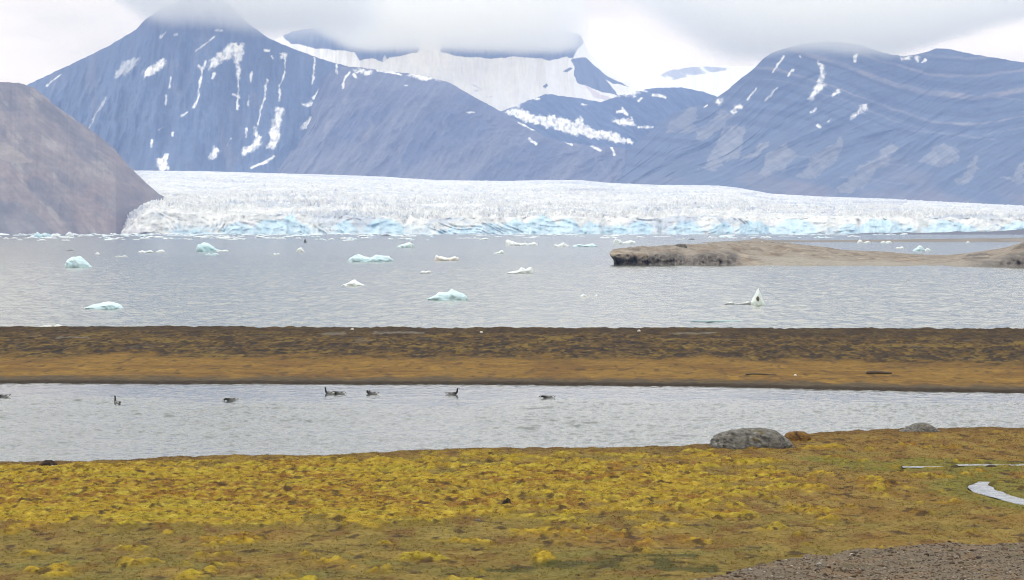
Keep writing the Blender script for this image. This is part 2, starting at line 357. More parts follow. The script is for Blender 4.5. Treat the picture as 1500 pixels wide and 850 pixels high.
mountain('back_mountain', [(250, 70), (400, 60), (430, 46), (520, 30), (600, 24), (700, 28), (800, 36), (850, 52), (863, 78), (880, 95), (900, 110), (945, 128), (990, 150), (1060, 190), (1150, 240)],
         [(250, 240), (1150, 250)], 13000, 14000, 250, 1150, 1.0, 210, 301, col_back, gully=(300, 0, 60), rough=45, streak=.03, mat=M_snow)
o = bpy.data.objects['back_mountain']; tag(o, 'far snow-covered mountain with a dark cliff band under the cloud', 'mountain', kind='structure')
mountain('distant_snowfield', [(820, 150), (900, 132), (940, 121), (965, 112), (975, 105), (1010, 99), (1060, 97), (1105, 98), (1160, 90), (1300, 95)], [(820, 200), (1300, 200)], 14300, 14900, 820, 1300, 1.2, 90, 311, col_far, gully=(300, 0, 30), rough=25, back=300, streak=.03, mat=M_snow)
tag(bpy.data.objects['distant_snowfield'], 'pale distant snowfield in the gap beside the banded mountain', 'snowfield', kind='structure')
mountain('rocky_foothill', [(690, 200), (735, 163), (751, 157), (775, 147), (800, 138), (860, 146), (880, 150), (905, 141), (930, 134), (960, 129), (1000, 128.5), (1030, 135), (1060, 145), (1150, 180)],
         [(690, 255), (1150, 262)], 12000, 12900, 690, 1150, 1.0, 170, 321, col_mid, snowM, gully=(200, .4, 60), rough=40)
tag(bpy.data.objects['rocky_foothill'], 'dark rocky foothill streaked by a long snow tongue', 'foothill', kind='structure')
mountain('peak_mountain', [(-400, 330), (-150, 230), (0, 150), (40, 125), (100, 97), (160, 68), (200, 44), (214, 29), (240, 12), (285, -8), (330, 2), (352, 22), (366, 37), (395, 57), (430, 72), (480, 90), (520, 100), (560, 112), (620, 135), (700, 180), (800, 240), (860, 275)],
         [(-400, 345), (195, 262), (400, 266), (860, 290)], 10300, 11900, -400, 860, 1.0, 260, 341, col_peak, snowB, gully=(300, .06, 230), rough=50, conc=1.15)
tag(bpy.data.objects['peak_mountain'], 'tall blue-grey peak with snow gullies and its flat summit lost in cloud', 'mountain', kind='structure')
mountain('shoulder_mountain', [(385, 262), (400, 235), (418, 195), (440, 160), (462, 128), (482, 104), (500, 99), (520, 98), (560, 104), (600, 108), (632, 114), (660, 122), (690, 140), (720, 156), (750, 172), (778, 188), (800, 201), (830, 209), (870, 214), (915, 217), (935, 235), (960, 262), (990, 300)],
         [(385, 270), (990, 290)], 9900, 11600, 385, 990, 1.0, 220, 351, col_bluff, snowBl, gully=(150, -.12, 120), rough=40)
tag(bpy.data.objects['shoulder_mountain'], 'brownish rounded shoulder mountain in front of the tall peak', 'mountain', kind='structure')
mountain('banded_mountain', [(840, 292), (865, 268), (900, 240), (930, 212), (960, 185), (985, 166), (1010, 158), (1030, 154), (1050, 143), (1068, 130), (1085, 115), (1105, 100), (1118, 86), (1130, 78), (1150, 71), (1180, 64), (1220, 61), (1262, 67), (1290, 77), (1318, 83), (1335, 81), (1348, 79), (1360, 75), (1372, 71.5), (1388, 72), (1400, 75), (1430, 81), (1460, 86), (1500, 92), (1600, 100), (1800, 160), (2050, 290)],
         [(840, 300), (1000, 280), (1100, 285), (1250, 297), (1500, 310), (2050, 320)], 9500, 11500, 840, 2050, 1.0, 240, 361, col_right, snowD, gully=(230, -.6, 105), rough=18, streak=.36)
tag(bpy.data.objects['banded_mountain'], 'broad mountain with folded rock bands and pale scree fans', 'mountain', kind='structure')
mountain('brown_hill', [(-500, 60), (-200, 95), (-60, 113), (0, 120), (35, 123), (52, 130), (66, 141), (78, 152), (100, 168), (140, 195), (165, 216), (190, 244), (210, 264), (232, 284), (240, 288), (249, 296), (262, 310), (285, 340)],
         [(-500, 345), (285, 345)], [(-500, 5700), (140, 5745), (170, 5800), (190, 6050), (285, 6300)], [(-500, 6800), (100, 6700), (285, 6450)], -500, 285, 1.0, 230, 371, col_hill, gully=(120, .10, 26), rough=11, back=700, streak=.12)
tag(bpy.data.objects['brown_hill'], 'bare brown hillside sloping down to the water beside the glacier', 'hill', kind='structure')

# ------------------------------------------------------------------ glacier
px = np.concatenate([np.arange(160, 1540, 1.25), np.arange(1542, 2100, 8.0)]); m = len(px)
front = 5750 + 110 * fbm(px / 90, px * 0, 3, 3) + 40 * fbm(px / 25, px * 0 + 3, 3, 4) + sstep(180, 160, px) * 620
topf = trace([(170, 251), (195, 250), (300, 251), (400, 254), (480, 256), (560, 259), (640, 264), (740, 265.5), (800, 264), (850, 264), (890, 268), (960, 271), (1050, 272), (1080, 275), (1130, 284), (1200, 288), (1300, 291.5), (1380, 296), (1440, 299), (1500, 302), (1700, 312), (2100, 320)])
cl = trace([(160, 346), (178, 343), (188, 335), (196, 327), (206, 318), (222, 311), (240, 309), (300, 316), (420, 314), (520, 318), (640, 321), (760, 318), (820, 316), (880, 320), (1000, 319), (1200, 320), (1500, 320), (2100, 322)])
zc = 9.2 + (336 - cl(px) + (2.0 + 6 * sstep(225, 190, px)) * fbm(px / 13, px * 0, 4, 8)) / FPX * front
Dbk = 9400.0; zt = 9.2 + (336 - topf(px)) / FPX * Dbk
nc = 30; nr = 430
sc_ = np.linspace(0, 1, nc)[:, None]
xw = ((px - 750) / FPX * front)[None]
zc_ = -3 + (zc + 3) * sc_
crack = ridged(xw / 26 + 3 * fbm(xw / 120, zc_ / 60, 2, 5), zc_ / 90, 3, 11)
dC = front + 66 * sc_ ** 1.2 - 17 * (crack - .5) + 9 * fbm(xw / 18, zc_ / 9, 3, 16) * sstep(0, .2, sc_) - 20 * sstep(.2, 0, sc_) * np.clip(fbm(xw / 60, xw * 0, 2, 33), 0, 1)
u_ = np.linspace(0, 1, nr)[:, None] ** 1.25
dS = (front + 70) + (Dbk - front - 70) * u_
zS = zc + (zt - zc) * (u_ ** .95)
xs = (px - 750)[None] / FPX * dS
amp = (13 * (1 - u_) ** .8 + 5) * sstep(0, .01, u_ + .004) * (1 - .75 * sstep(.93, 1, u_))
wx = xs + 40 * fbm(xs / 200, dS / 200, 2, 6)
ser = ridged(wx / 34, dS / 26 + fbm(xs / 150, dS / 90, 2, 7) * 2, 4, 21, .6)
big = fbm(xs / 260, dS / 170, 3, 44)
zone = .55 + .9 * sstep(-.25, .25, fbm(xs / 330, dS / 260, 3, 47)); cre = ridged(xs / 210 + .4 * fbm(xs / 90, dS / 80, 2, 48), dS / 75, 3, 49)
zS = zS + amp * zone * (ser - .62) * 1.5 + 5 * (cre - .6) * (1 - u_) * sstep(0, .03, u_) + big * 5 * (1 - u_)
fl = fbm(xs / 400, dS / 120, 3, 61)
X = np.concatenate([(px - 750)[None] / FPX * dC, xs, xs[-1:] * 1.0, xs[-1:]]); Y = np.concatenate([dC, dS, dS[-1:] + 200, dS[-1:] + 600]); Z = np.concatenate([zc_, zS, zS[-1:] * .8, zS[-1:] * 0 - 5])
u, v = project(X, Y, Z)
ICE = np.array([.61, .60, .55])
col = np.zeros(X.shape + (3,)) + ICE
sp = fbm(X / 14, Y / 14 + Z / 10, 3, 50)
col = mix(col, [.40, .41, .43], .55 * sstep(.1, .6, sp))
col = mix(col, [.76, .75, .71], sstep(0, .5, fbm(X / 60, Y / 60, 3, 12)) * .6)
flow = fbm(X / 330 + Y / 900, Y / 70, 4, 88); col = mix(col, [.40, .44, .49], .75 * sstep(.08, .42, flow)); col = mix(col, [.76, .75, .71], .5 * sstep(-.1, -.5, flow))
col = mix(col, [.50, .46, .47], .5 * sstep(.2, .5, fbm(X / 40, Z / 25 + Y / 60, 3, 93)))
bl = np.zeros(X.shape)
for xa, xb, ht in ((255, 310, 7), (325, 370, 16), (365, 455, 21), (410, 440, 28), (490, 520, 20), (535, 592, 22), (640, 700, 9), (690, 745, 15), (735, 775, 21), (768, 820, 26), (815, 850, 23), (850, 880, 16), (880, 925, 13), (920, 955, 20), (980, 1030, 18), (1040, 1075, 17), (1080, 1130, 19), (1135, 1195, 22), (1230, 1262, 15), (1255, 1325, 21), (1320, 1340, 14), (1355, 1420, 20), (1410, 1432, 12), (1465, 1540, 19)):
    c0, w0 = (xa + xb) / 2, (xb - xa) / 2
    hh = ht * (1 - .55 * (np.abs(u - c0) / w0) ** 2.2) + 5 * fbm(X / 12, Z / 10, 3, int(xa))
    bl = np.maximum(bl, sstep(1.15, .92, np.abs(u - c0) / w0) * sstep(hh + 1.5, hh - 1.5, 343 - v))
bl[nc + 14:] *= 0
bl = bl * (.72 + .28 * sstep(-.3, .3, fbm(X / 9, Z / 14, 3, 91)))
col = mix(col, [.40, .60, .70], bl * .75)
col = mix(col, [.50, .62, .68], .6 * sstep(19, 5, 343 - v) * sstep(-.3, .2, fbm(X / 30, Z / 8, 3, 95)) * (u > 240))
for ua, ub, vy in ((415, 492, 295), (835, 900, 277.5), (700, 760, 313), (1085, 1110, 284), (1250, 1330, 296)):
    col = mix(col, [.28, .28, .33], .6 * sstep(2.0, .6, np.abs(v - vy - fbm(X / 60, Y / 90, 2, 8))) * (u > ua) * (u < ub))
col = mix(col, [.42, .40, .44], .5 * sstep(5, 1, v - topf(u)) * sstep(0, .4, fbm(X / 50, Y / 200, 3, 18)))
col = mix(col, [.26, .23, .25], .6 * sstep(225, 192, u + 10 * fbm(X / 30, Z / 16, 3, 6)) * sstep(-.25, .2, fbm(X / 14, Z / 10, 3, 4)))
tag(grid_obj('glacier', X, Y, Z, M_glacier, col), 'wide crevassed tidewater glacier with blue ice along its broken front', 'glacier', kind='structure')

# ------------------------------------------------------------------ water
sy = np.concatenate([[205, 230, 250], 255 * 1.0036 ** np.arange(0, 400), np.geomspace(1120, 15500, 40)])
pi_ = np.arange(-90, 1592, 1.6)
inner = ((pi_ - 750)[None] / FPX) * sy[:, None]
k = np.linspace(1, 0, 6)[:-1][None]
SX = np.concatenate([inner[:, :1] * (1 - k) - 6900 * k, inner, (inner[:, -1:] * (1 - k) + 6900 * k)[:, ::-1]], 1)
SY = np.broadcast_to(sy[:, None], SX.shape)
am = sstep(1500, 500, SY)
SZ = am * (.18 * fbm(SX / 2.2, SY / 6.5, 3, 601) + .10 * fbm(SX / 9, SY / 22, 2, 607)) + .04 * fbm(SX / 25, SY / 60, 2, 609) * sstep(3000, 900, SY)
tag(grid_obj('sea', SX, SY, SZ, M_sea), 'grey rippled fjord water dotted with drifting ice', 'water', kind='structure')
lx = np.concatenate([np.linspace(-600, -40, 12), np.arange(-36, 40, .10), np.linspace(42, 600, 12)])
ly = np.concatenate([np.arange(96, 110, .5), np.arange(110, 184, .17), [190, 204.9]])
LX, LY = np.meshgrid(lx, ly)
calm_ = sstep(163, 154, LY + .06 * LX + 9 * fbm(LX / 14, LY / 8, 3, 77))
LZ = (.42 + 1.13 * calm_) * (.050 * fbm(LX / .50 , LY / .75, 3, 621) + .034 * fbm(LX / 1.6, LY / 1.9, 2, 627)) * (1 + .5 * fbm(LX / 9, LY / 7, 2, 630))
tag(grid_obj('lagoon', LX, LY, LZ, M_lagoon), 'calm silver lagoon between the two banks', 'water', kind='structure')

# ------------------------------------------------------------------ far shores
def strip(name, top, Dfun, depth, x0, x1, step, seed, colour, rough, mat, lab, cat):
    px = np.arange(x0, x1, step); D = Dfun(px)
    t = np.linspace(0, 1, 26)[:, None]
    d = D + depth * t
    zt = np.maximum(9.2 + (336 - trace(top)(px)) / FPX * (D + depth * .35), -1)
    prof = sstep(0, .35, t) * (1 - sstep(.45, 1, t))
    z = -.4 + (zt + .4) * prof
    x = (px - 750)[None] / FPX * d
    z = z + rough * fbm(x / 12, d / 30, 4, seed) * prof
    c = colour(x, d, z)
    tag(grid_obj(name, x, d, z, mat, c), lab, cat, kind='structure')
strip('gravel_bar', [(960, 362), (985, 357), (1040, 355), (1085, 353), (1097, 352), (1104, 349.6), (1112, 349.6), (1124, 352), (1180, 352.6), (1300, 351.5), (1400, 350), (1500, 348.5), (1700, 347)],
      lambda p: np.interp(p, [960, 1200, 1500, 1900], [1900, 2080, 2110, 2150]), 330, 960, 1900, 2.0, 5,
      lambda x, d, z: np.array([.17, .15, .125]) * (1 + .25 * fbm(x / 20, d / 60, 3, 2))[..., None], .35, M_island, 'long low brown gravel bar behind the rocky island', 'gravel bar')
strip('moraine', [(1240, 344), (1275, 341.2), (1310, 341.5), (1330, 340.6), (1345, 341.6), (1390, 340.4), (1402, 338.6), (1416, 340.2), (1445, 340), (1470, 338), (1500, 336.5), (1560, 334), (1800, 332)],
      lambda p: p * 0 + 5150.0, 260, 1240, 2000, 2.0, 9, lambda x, d, z: np.zeros(x.shape + (3,)) + np.array([.10, .095, .095]), 1.2, M_island, 'low dark moraine mound at the foot of the glacier', 'moraine')

# rocky island
px = np.concatenate([np.arange(899, 1540, .9), np.arange(1541, 1760, 4.0)])
crest = trace([(899, 385), (902, 369), (905, 366), (912, 364.5), (935, 362.5), (975, 361), (1010, 359.5), (1060, 357), (1110, 356), (1150, 358), (1180, 360.5), (1210, 364.5), (1225, 367.5), (1250, 369.5), (1290, 371), (1330, 374), (1360, 376), (1390, 376), (1420, 373), (1450, 368.5), (1475, 364.5), (1490, 359.5), (1500, 356), (1560, 350), (1650, 354), (1730, 384)])(px)
cliff = np.interp(px, [899, 905, 990, 1005, 1020, 1030, 1070, 1085, 1120, 1380, 1400, 1440, 1560, 1730], [1, 1, 1, .55, .6, .85, .8, .35, .15, .08, .25, .75, 1, 1])
Df = np.interp(px, [899, 1000, 1100, 1380, 1440, 1500, 1760], [762, 758, 752, 725, 720, 712, 700]) + 5 * fbm(px / 14, px * 0, 3, 8) * cliff
dep = np.interp(px, [899, 915, 960, 1100, 1250, 1400, 1500, 1760], [22, 60, 150, 330, 330, 330, 260, 200])
v_ = np.linspace(0, 1, 150)[:, None] ** 1.6
d = Df + dep * v_
dc = Df + dep * .42
zc = np.maximum(9.2 + (336 - crest) / FPX * dc, .05)
rise = np.where(cliff[None] > 0, cliff * (.68 * sstep(0, .055, v_) + .32 * sstep(.04, .42, v_)) + (1 - cliff) * (.25 * sstep(0, .08, v_) + .75 * sstep(.08, .42, v_)), 0)
prof = rise * (1 - sstep(.55, 1, v_))
x = (px - 750)[None] / FPX * d
z = -.5 + (zc + .5) * prof
rg = ridged(x / 3.2, z / 2.5, 4, 71)
z = z + ((.6 * fbm(x / 9, d / 14, 4, 72) + .35 * fbm(x / 2.5, d / 5, 3, 74)) * np.clip(zc / 4, .12, 1) * prof)
d2 = d - cliff * 4.5 * (rg - .5) * sstep(.0, .02, v_) * (1 - sstep(.06, .2, v_)) - cliff * 1.2 * sstep(.9, 1.5, z) * (1 - sstep(.05, .2, v_))
lip = sstep(918, 899, px)[None] * sstep(.8, 3.0, z) * 1.7
x2 = (px - 750)[None] / FPX * d2 - lip
u, v = project(x2, d2, z)
col = np.zeros(x.shape + (3,)) + np.array([.195, .168, .138])
col = mix(col, [.165, .125, .09], .8 * sstep(-.05, .35, fbm(x / 8, d / 26, 4, 3)))
col = mix(col, [.30, .255, .20], .6 * sstep(.1, .5, fbm(x / 5, d / 9, 3, 33)))
hf = z / np.maximum(zc, .3)
st = sstep(.3, .6, cliff + 0 * z) * (1 - sstep(.10, .22, v_)) * sstep(-.12, .12, .45 * fbm(x / 4, z / 2.2, 4, 5) + .62 - hf)
col = mix(col, [.078, .070, .066], .9 * st)
col = mix(col, [.19, .165, .14], .65 * st * sstep(.0, .35, fbm(x / 1.5, z / 1.1, 4, 55)))
col = mix(col, [.10, .075, .055], .75 * sstep(.08, .35, fbm(x / 5, d / 10, 4, 58)) * (1 - st))
rk = in_poly(u + 5 * fbm(x / 1.5, z / 1.2, 3, 4), v + 3 * fbm(x / 1.2, z / 1.5, 3, 8), [(1450, 396), (1462, 384), (1476, 372), (1486, 362), (1500, 354), (1560, 348), (1600, 396)]) | in_poly(u + 6 * fbm(x / 1.5, z / 1.2, 3, 14), v + 2 * fbm(x / 1.2, z / 1.5, 3, 18), [(1405, 380), (1420, 373), (1445, 370), (1452, 378), (1430, 384)])
col = mix(col, [.072, .062, .056], .8 * rk * sstep(-.35, .05, fbm(x / 2, z / 1.4, 4, 59)))
beach = (1 - cliff) * (1 - sstep(.14, .22, v_ + .05 * fbm(x / 12, d / 12, 2, 7)))
beach = beach * sstep(1090, 1130, px)
col = mix(col, [.235, .215, .185], .9 * beach); col = mix(col, [.17, .155, .13], .5 * beach * sstep(.1, .4, fbm(x / 20, z * 3, 3, 15)))
tag(grid_obj('island', x2, d2, z, M_island, col), 'rocky brown island with dark low cliffs and a grey beach', 'island', kind='structure')

# ------------------------------------------------------------------ ground
def spit_shore(x): return trace([(-60, 180.5), (-31, 178.6), (0, 177.0), (12, 174.5), (20, 170.8), (29, 167.5), (60, 160)])(x)
def meadow_shore(x):
    k = [(-300, 112), (-60, 672), (0, 677), (90, 675), (180, 672), (270, 668.5), (350, 668), (430, 668), (540, 664), (620, 660), (700, 657), (870, 654.5), (1000, 652), (1040, 650), (1100, 647), (1165, 639), (1200, 634.5), (1300, 630), (1390, 626.5), (1500, 628), (1600, 628)]
    w = on_level([a for a, b in k[1:]], [b for a, b in k[1:]], .32)
    return np.interp(x, w[:, 0], w[:, 1])
chan = [  # stream centre line (photo px, half-width in m)
    [(1560, 679.5), (1500, 680), (1440, 680), (1402, 680)], [(1384, 683), (1350, 683.2), (1322, 683)],
    [(1442, 706), (1434, 712), (1440, 719), (1462, 727), (1500, 737), (1560, 752)]]
chanW = []
for c in chan:
    w = on_level([a for a, b in c], [b for a, b in c], .42); chanW.append([(p[0], p[1]) for p in w])
chw = (.26, .16, .30)
def stream_level(y): return np.interp(y, [92, 106, 116], [.46, .42, .36])
def chan_d(x, y):
    d = np.full(np.shape(x), 1e9)
    for c, hw in zip(chanW, chw): d = np.minimum(d, line_dist(x, y, c) - hw)
    return d
gl_line = on_level([1010, 1062, 1080, 1145, 1250, 1380, 1500, 1620], [862, 850, 840, 823, 809, 801, 796, 792], .65)
def gravel_sd(x, y):                      # positive inside the gravel
    yy = np.interp(x, gl_line[:, 0], gl_line[:, 1], left=40)
    return (yy - y) + .9 * fbm(x / 2.2, y / 2.2, 4, 123)
def moss_fields(x, y, px, py):
    """cover of the meadow: moss cushions, red moss, green turf, peat"""
    n1 = fbm(x / 1.7, y / 2.6, 4, 201); n2 = fbm(x / .55, y / .9, 3, 207); n3 = fbm(x / 5, y / 6, 3, 211)
    D = np.interp(py, [640, 676, 690, 730, 762, 772, 785, 850], [.25, .55, .9, .92, 1.0, .55, .22, .22])
    D2 = np.interp(py, [640, 665, 700, 740, 770, 790, 850], [.35, .45, .75, .6, .42, .32, .12])
    dens = np.interp(px, [0, 480, 640, 760, 1050, 1200, 1500], [0, 0, .6, 1, 1, 1, 1]); R = np.interp(px, [0, 760, 1000, 1150, 1300, 1500], [1, 1, .95, .62, .42, .30])
    dens = (D * (1 - dens) + D2 * dens) * R
    moss = sstep(-.12, .12, dens * 1.1 - .55 + n1 * .72 + n2 * .22 + n3 * .25)
    red = sstep(-.02, .40, n3 + .6 * fbm(x / 1.1, y / 1.6, 3, 221) + np.interp(py, [660, 700, 715, 742, 752, 850], [-.5, .10, .48, .40, -.4, -.5]) * np.interp(px, [0, 720, 860, 1500], [1, 1, .2, -.2]))
    return n1, n2, n3, moss, red
def meadow_z(x, y, with_moss=True):
    base = .34 + np.interp(y, [70, 95, 112, 140], [.42, .16, .02, 0]) + np.where(y < 75, 6.8 * (np.clip(75 - y, 0, 75) / 75) ** 1.6, 0)
    base = base + .10 * fbm(x / 7, y / 9, 3, 101) + .05 * fbm(x / 2.1, y / 2.6, 3, 105)
    px, py = project(x, y, base)
    n1, n2, n3, moss, red = moss_fields(x, y, px, py)
    hum = np.clip(np.abs(perlin(x / .60 + .3 * perlin(x / .3, y / .3, 7), y / .62, 131)), 0, 1) ** .6 * .75 + np.clip(np.abs(perlin(x / .24, y / .26, 133)), 0, 1) ** .7 * .35
    z = base + moss * sstep(.5, 5, meadow_shore(x) - y) * (.00 + .16 * hum + .05 * fbm(x / .3, y / .4, 2, 161)) + .045 * n2 + .05 * sstep(.3, .7, n1) + .02 * fbm(x / .22, y / .3, 2, 141)
    dk = meadow_shore(x) + .8 * fbm(x / 2.5, x * 0, 4, 111) - y
    z = -.35 + (z + .35) * sstep(-1.1, .35, dk)
    cd = chan_d(x, y) + .12 * fbm(x / .8, y / 1.2, 3, 151)
    wl = stream_level(y)
    z = np.where(cd < 1.6, np.minimum(z, wl + .04 + .10 * sstep(.3, 1.6, cd) + .05 * n2), z)
    z = np.where(cd < .4, np.minimum(z, wl - .15 + .19 * sstep(-.1, .3, cd)), z)
    return z
def axis(parts):
    return np.unique(np.concatenate([np.arange(a, b, s) for a, b, s in parts]))
ya = axis([(-60, 60, 6), (60, 68, 1), (68, 134, .13), (134, 140, .5)])
xa = axis([(-500, -60, 20), (-60, -24, 1.0), (-24, 26, .062), (26, 60, 1.0), (60, 501, 20)])
X, Y = np.meshgrid(xa, ya)
Z = meadow_z(X, Y)
u, v = project(X, np.maximum(Y, 5), .45)
n1, n2, n3, moss, red = moss_fields(X, Y, u, v)
AL = .50      # albedo of a cover relative to the tone it shows under this bright overcast
YEL = s2l(184, 155, 44) * AL; YEL2 = s2l(166, 134, 40) * AL; RED = s2l(140, 92, 38) * AL; OLV = s2l(136, 117, 52) * AL; TAN = s2l(146, 115, 52) * AL; GRN = s2l(108, 108, 48) * AL; PEAT = s2l(66, 48, 30) * AL; DKG = s2l(72, 74, 30) * AL
def meadow_col(X, Y, u, v, n1, n2, n3, moss, red):
    c = np.zeros(X.shape + (3,)) + OLV
    c = mix(c, TAN, sstep(-.25, .35, n3 + np.interp(u, [0, 900, 1200, 1500], [-.1, .0, .3, .35]) - np.interp(v, [640, 700, 780, 850], [-.3, 0, .1, .25])))
    fn = fbm(X / .9, Y / 3.0, 4, 231); fm = fbm(X / 2.6, Y / 3.2, 4, 237)
    c = mix(c, s2l(122, 88, 40) * AL, .8 * sstep(.05, .40, fn)); c = mix(c, s2l(158, 134, 66) * AL, .7 * sstep(.05, .35, fbm(X / 1.3, Y / 3.2, 4, 239)))
    c = mix(c, s2l(160, 142, 76) * AL, .5 * sstep(.1, .5, fm) * sstep(760, 800, v))
    green = sstep(.1, .45, fm * .8 + fn * .3 + np.interp(v, [640, 780, 810, 850], [-.6, -.25, .0, .2]) - np.interp(u, [0, 500, 1100, 1500], [.1, 0, .05, .15]))
    c = mix(c, GRN, .5 * green)
    dg = in_poly(u + 25 * fbm(X / 1.5, Y / 3, 3, 8), v + 5 * fbm(X / 2, Y / 2, 3, 9), [(780, 838), (900, 826), (1010, 826), (1050, 842), (1035, 856), (700, 858), (640, 848)]) * sstep(-.3, .2, fbm(X / 1.2, Y / 2.2, 3, 71))
    c = mix(c, DKG, .85 * dg)
    cd = chan_d(X, Y)
    ban = sstep(1.9, .4, cd + .9 * fbm(X / 1.3, Y / 1.6, 3, 19) - .35)
    gs = in_poly(u + 10 * fbm(X / 2, Y / 3, 2, 3), v + 2 * fbm(X / 1, Y / 2, 3, 4), [(1140, 664), (1300, 668), (1420, 668), (1500, 672), (1500, 690), (1450, 700), (1500, 718), (1500, 740), (1440, 712), (1425, 732), (1370, 728), (1400, 700), (1380, 690), (1240, 680)])
    c = mix(c, s2l(122, 122, 46) * AL, .7 * np.maximum(ban, gs * sstep(-.5, .0, n1)))
    mc = mix(np.zeros(X.shape + (3,)) + YEL, YEL2, sstep(-.2, .4, fbm(X / .8, Y / 1.1, 3, 241) + .3 * sstep(1150, 1300, u)))
    mc = mix(mc, s2l(176, 164, 50) * AL, .5 * sstep(.0, .4, fbm(X / 3, Y / 2, 2, 249)))
    mc = mix(mc, RED, .8 * red * sstep(-.22, .22, fbm(X / .7, Y / .9, 3, 243)))
    c = mix(c, mc, moss)
    c = c * (1 + (.14 + .30 * moss) * np.clip(fbm(X / .22, Y / .34, 3, 261), -1, 1))[..., None]
    sp_ = sstep(.20, .34, fbm(X / .34, Y / .55, 4, 253)); c = mix(c, s2l(92, 64, 28) * AL, .8 * sp_ * (.12 + .88 * moss))
    c = mix(c, s2l(210, 188, 74) * AL, .55 * moss * sstep(.22, .4, fbm(X / .4, Y / .8, 3, 259)))
    pt = sstep(.30, .46, fbm(X / .6, Y / 1.3, 4, 251) + .10 * red - .04 * moss)
    c = mix(c, PEAT, .8 * pt)
    eg = meadow_shore(X) - Y
    c = mix(c, s2l(112, 82, 40) * AL, .7 * sstep(4.5, 1.0, eg + 2.5 * fbm(X / 2, Y / 3, 3, 61)))
    c = mix(c, PEAT, .8 * sstep(.6, -.2, eg + .3 * fbm(X / .7, Y, 2, 6)))
    c = mix(c, PEAT, .75 * sstep(.25, -.05, cd))
    return c
col = meadow_col(X, Y, u, v, n1, n2, n3, moss, red)
tag(grid_obj('meadow_ground', X, Y, Z, M_meadow, col), 'mossy tundra meadow in yellow, rust and olive by the lagoon', 'meadow', kind='structure')

# gravel bank
ga = axis([(60, 68, .5), (68, 92, .12)]); gx = axis([(3, 18, .09), (18, 60, 1.0)])
GX, GY = np.meshgrid(gx, ga)
sd = gravel_sd(GX, GY)
GZ = meadow_z(GX, GY) + np.clip(sd * .10, -.16, .10) + .02 * fbm(GX / .3, GY / .4, 3, 5)
GZ = np.where(sd < -.6, GZ - .25, GZ)
gc = mix(np.zeros(GX.shape + (3,)) + s2l(122, 108, 90) * AL, s2l(132, 110, 84) * AL, sstep(-.2, .4, fbm(GX / 1.1, GY / 1.7, 3, 15)))
gc = mix(gc, s2l(96, 88, 50) * AL, .7 * sstep(.25, .5, fbm(GX / .8, GY / 1.6, 3, 17)))
tag(grid_obj('gravel_bank', GX, GY, GZ, M_gravel, gc), 'bare brown gravel bank at the near edge of the meadow', 'gravel', kind='structure')

# pebbles
def rocks_mesh(pos, size, cols, sub=1, flat=.6):
    V, F = ico(sub); n = len(pos)
    a = rng.uniform(0, 6.28, n); sx = size * rng.uniform(.7, 1.3, n); sy = size * rng.uniform(.7, 1.3, n); sz = size * flat * rng.uniform(.6, 1.3, n)
    jit = 1 + rng.uniform(-.22, .22, (n, len(V)))
    x = V[None, :, 0] * jit * sx[:, None]; y = V[None, :, 1] * jit * sy[:, None]; z = V[None, :, 2] * jit * sz[:, None]
    ca, sa = np.cos(a)[:, None], np.sin(a)[:, None]
    P_ = np.stack([x * ca - y * sa + pos[:, 0:1], x * sa + y * ca + pos[:, 1:2], z + pos[:, 2:3]], -1).reshape(-1, 3)
    F_ = (F[None] + (np.arange(n) * len(V))[:, None, None]).reshape(-1, 3)
    return P_, F_, np.repeat(cols, len(V), 0)
n = 32000
gxp = rng.uniform(4, 17, n); gyp = rng.uniform(69, 91, n); k = gravel_sd(gxp, gyp) > rng.uniform(-.5, .5, n)
gxp, gyp = gxp[k], gyp[k]; n = len(gxp)
gz = meadow_z(gxp, gyp) + np.clip(gravel_sd(gxp, gyp) * .10, -.16, .10)
size = .012 + .03 * rng.random(n) ** 3 + .05 * (rng.random(n) > .985)
tone = rng.random(n)[:, None]
cc = np.where(tone < .5, s2l(150, 134, 118), np.where(tone < .8, s2l(104, 88, 74), np.where(tone < .93, s2l(128, 100, 78), s2l(186, 178, 168)))) * AL * rng.uniform(.7, 1.2, (n, 1))
a, b, c = rocks_mesh(np.stack([gxp, gyp, gz + size * .2], -1), size, cc)
tag(new_obj('pebbles', a, b, 3, M_stone, c, smooth=False), 'loose brown and grey pebbles scattered on the gravel bank', 'pebbles', kind='stuff')

# spit between lagoon and sea
ys = axis([(150, 166, 1.0), (166, 270, .30), (270, 290, 2)]); xs_ = axis([(-600, -80, 20), (-80, -44, 1.5), (-44, 48, .12), (48, 80, 1.5), (80, 601, 20)])
X, Y = np.meshgrid(xs_, ys)
sh = spit_shore(X) + .9 * fbm(X / 5, X * 0, 5, 15, .6) + np.where(np.abs(X) > 60, 0, 0)
e = Y - sh
seaedge = trace([(-60, 262), (-45, 262), (0, 258), (45, 256), (600, 256)])(X) + 2.5 * fbm(X / 12, X * 0, 4, 5)
prof = np.interp(e, [-6, -.8, .3, 4, 26, 60, 72, 400], [-1, -.2, .12, .2, .38, .62, .70, .7])
f = seaedge - Y
Z = prof + .10 * fbm(X / 3, Y / 6, 4, 33) * sstep(1, 8, e) + sstep(18, 34, e + 6 * fbm(X / 9, Y / 9, 3, 3)) * (.16 * np.clip(ridged(X / 1.6, Y / 3.2, 3, 41) - .4, 0, 1) + .09 * fbm(X / .8, Y / 1.6, 3, 43)) + .03 * fbm(X / .5, Y, 2, 8)
Z = -.6 + (Z + .6) * sstep(-1.5, 1.0, f)
ORG = s2l(141, 107, 43) * AL; ORG2 = s2l(122, 88, 34) * AL; BRN = s2l(94, 71, 31) * AL; BRD = s2l(56, 39, 15) * AL; OLB = s2l(128, 104, 44) * AL; MUD = s2l(88, 76, 58) * AL; GRY = s2l(104, 98, 92) * AL
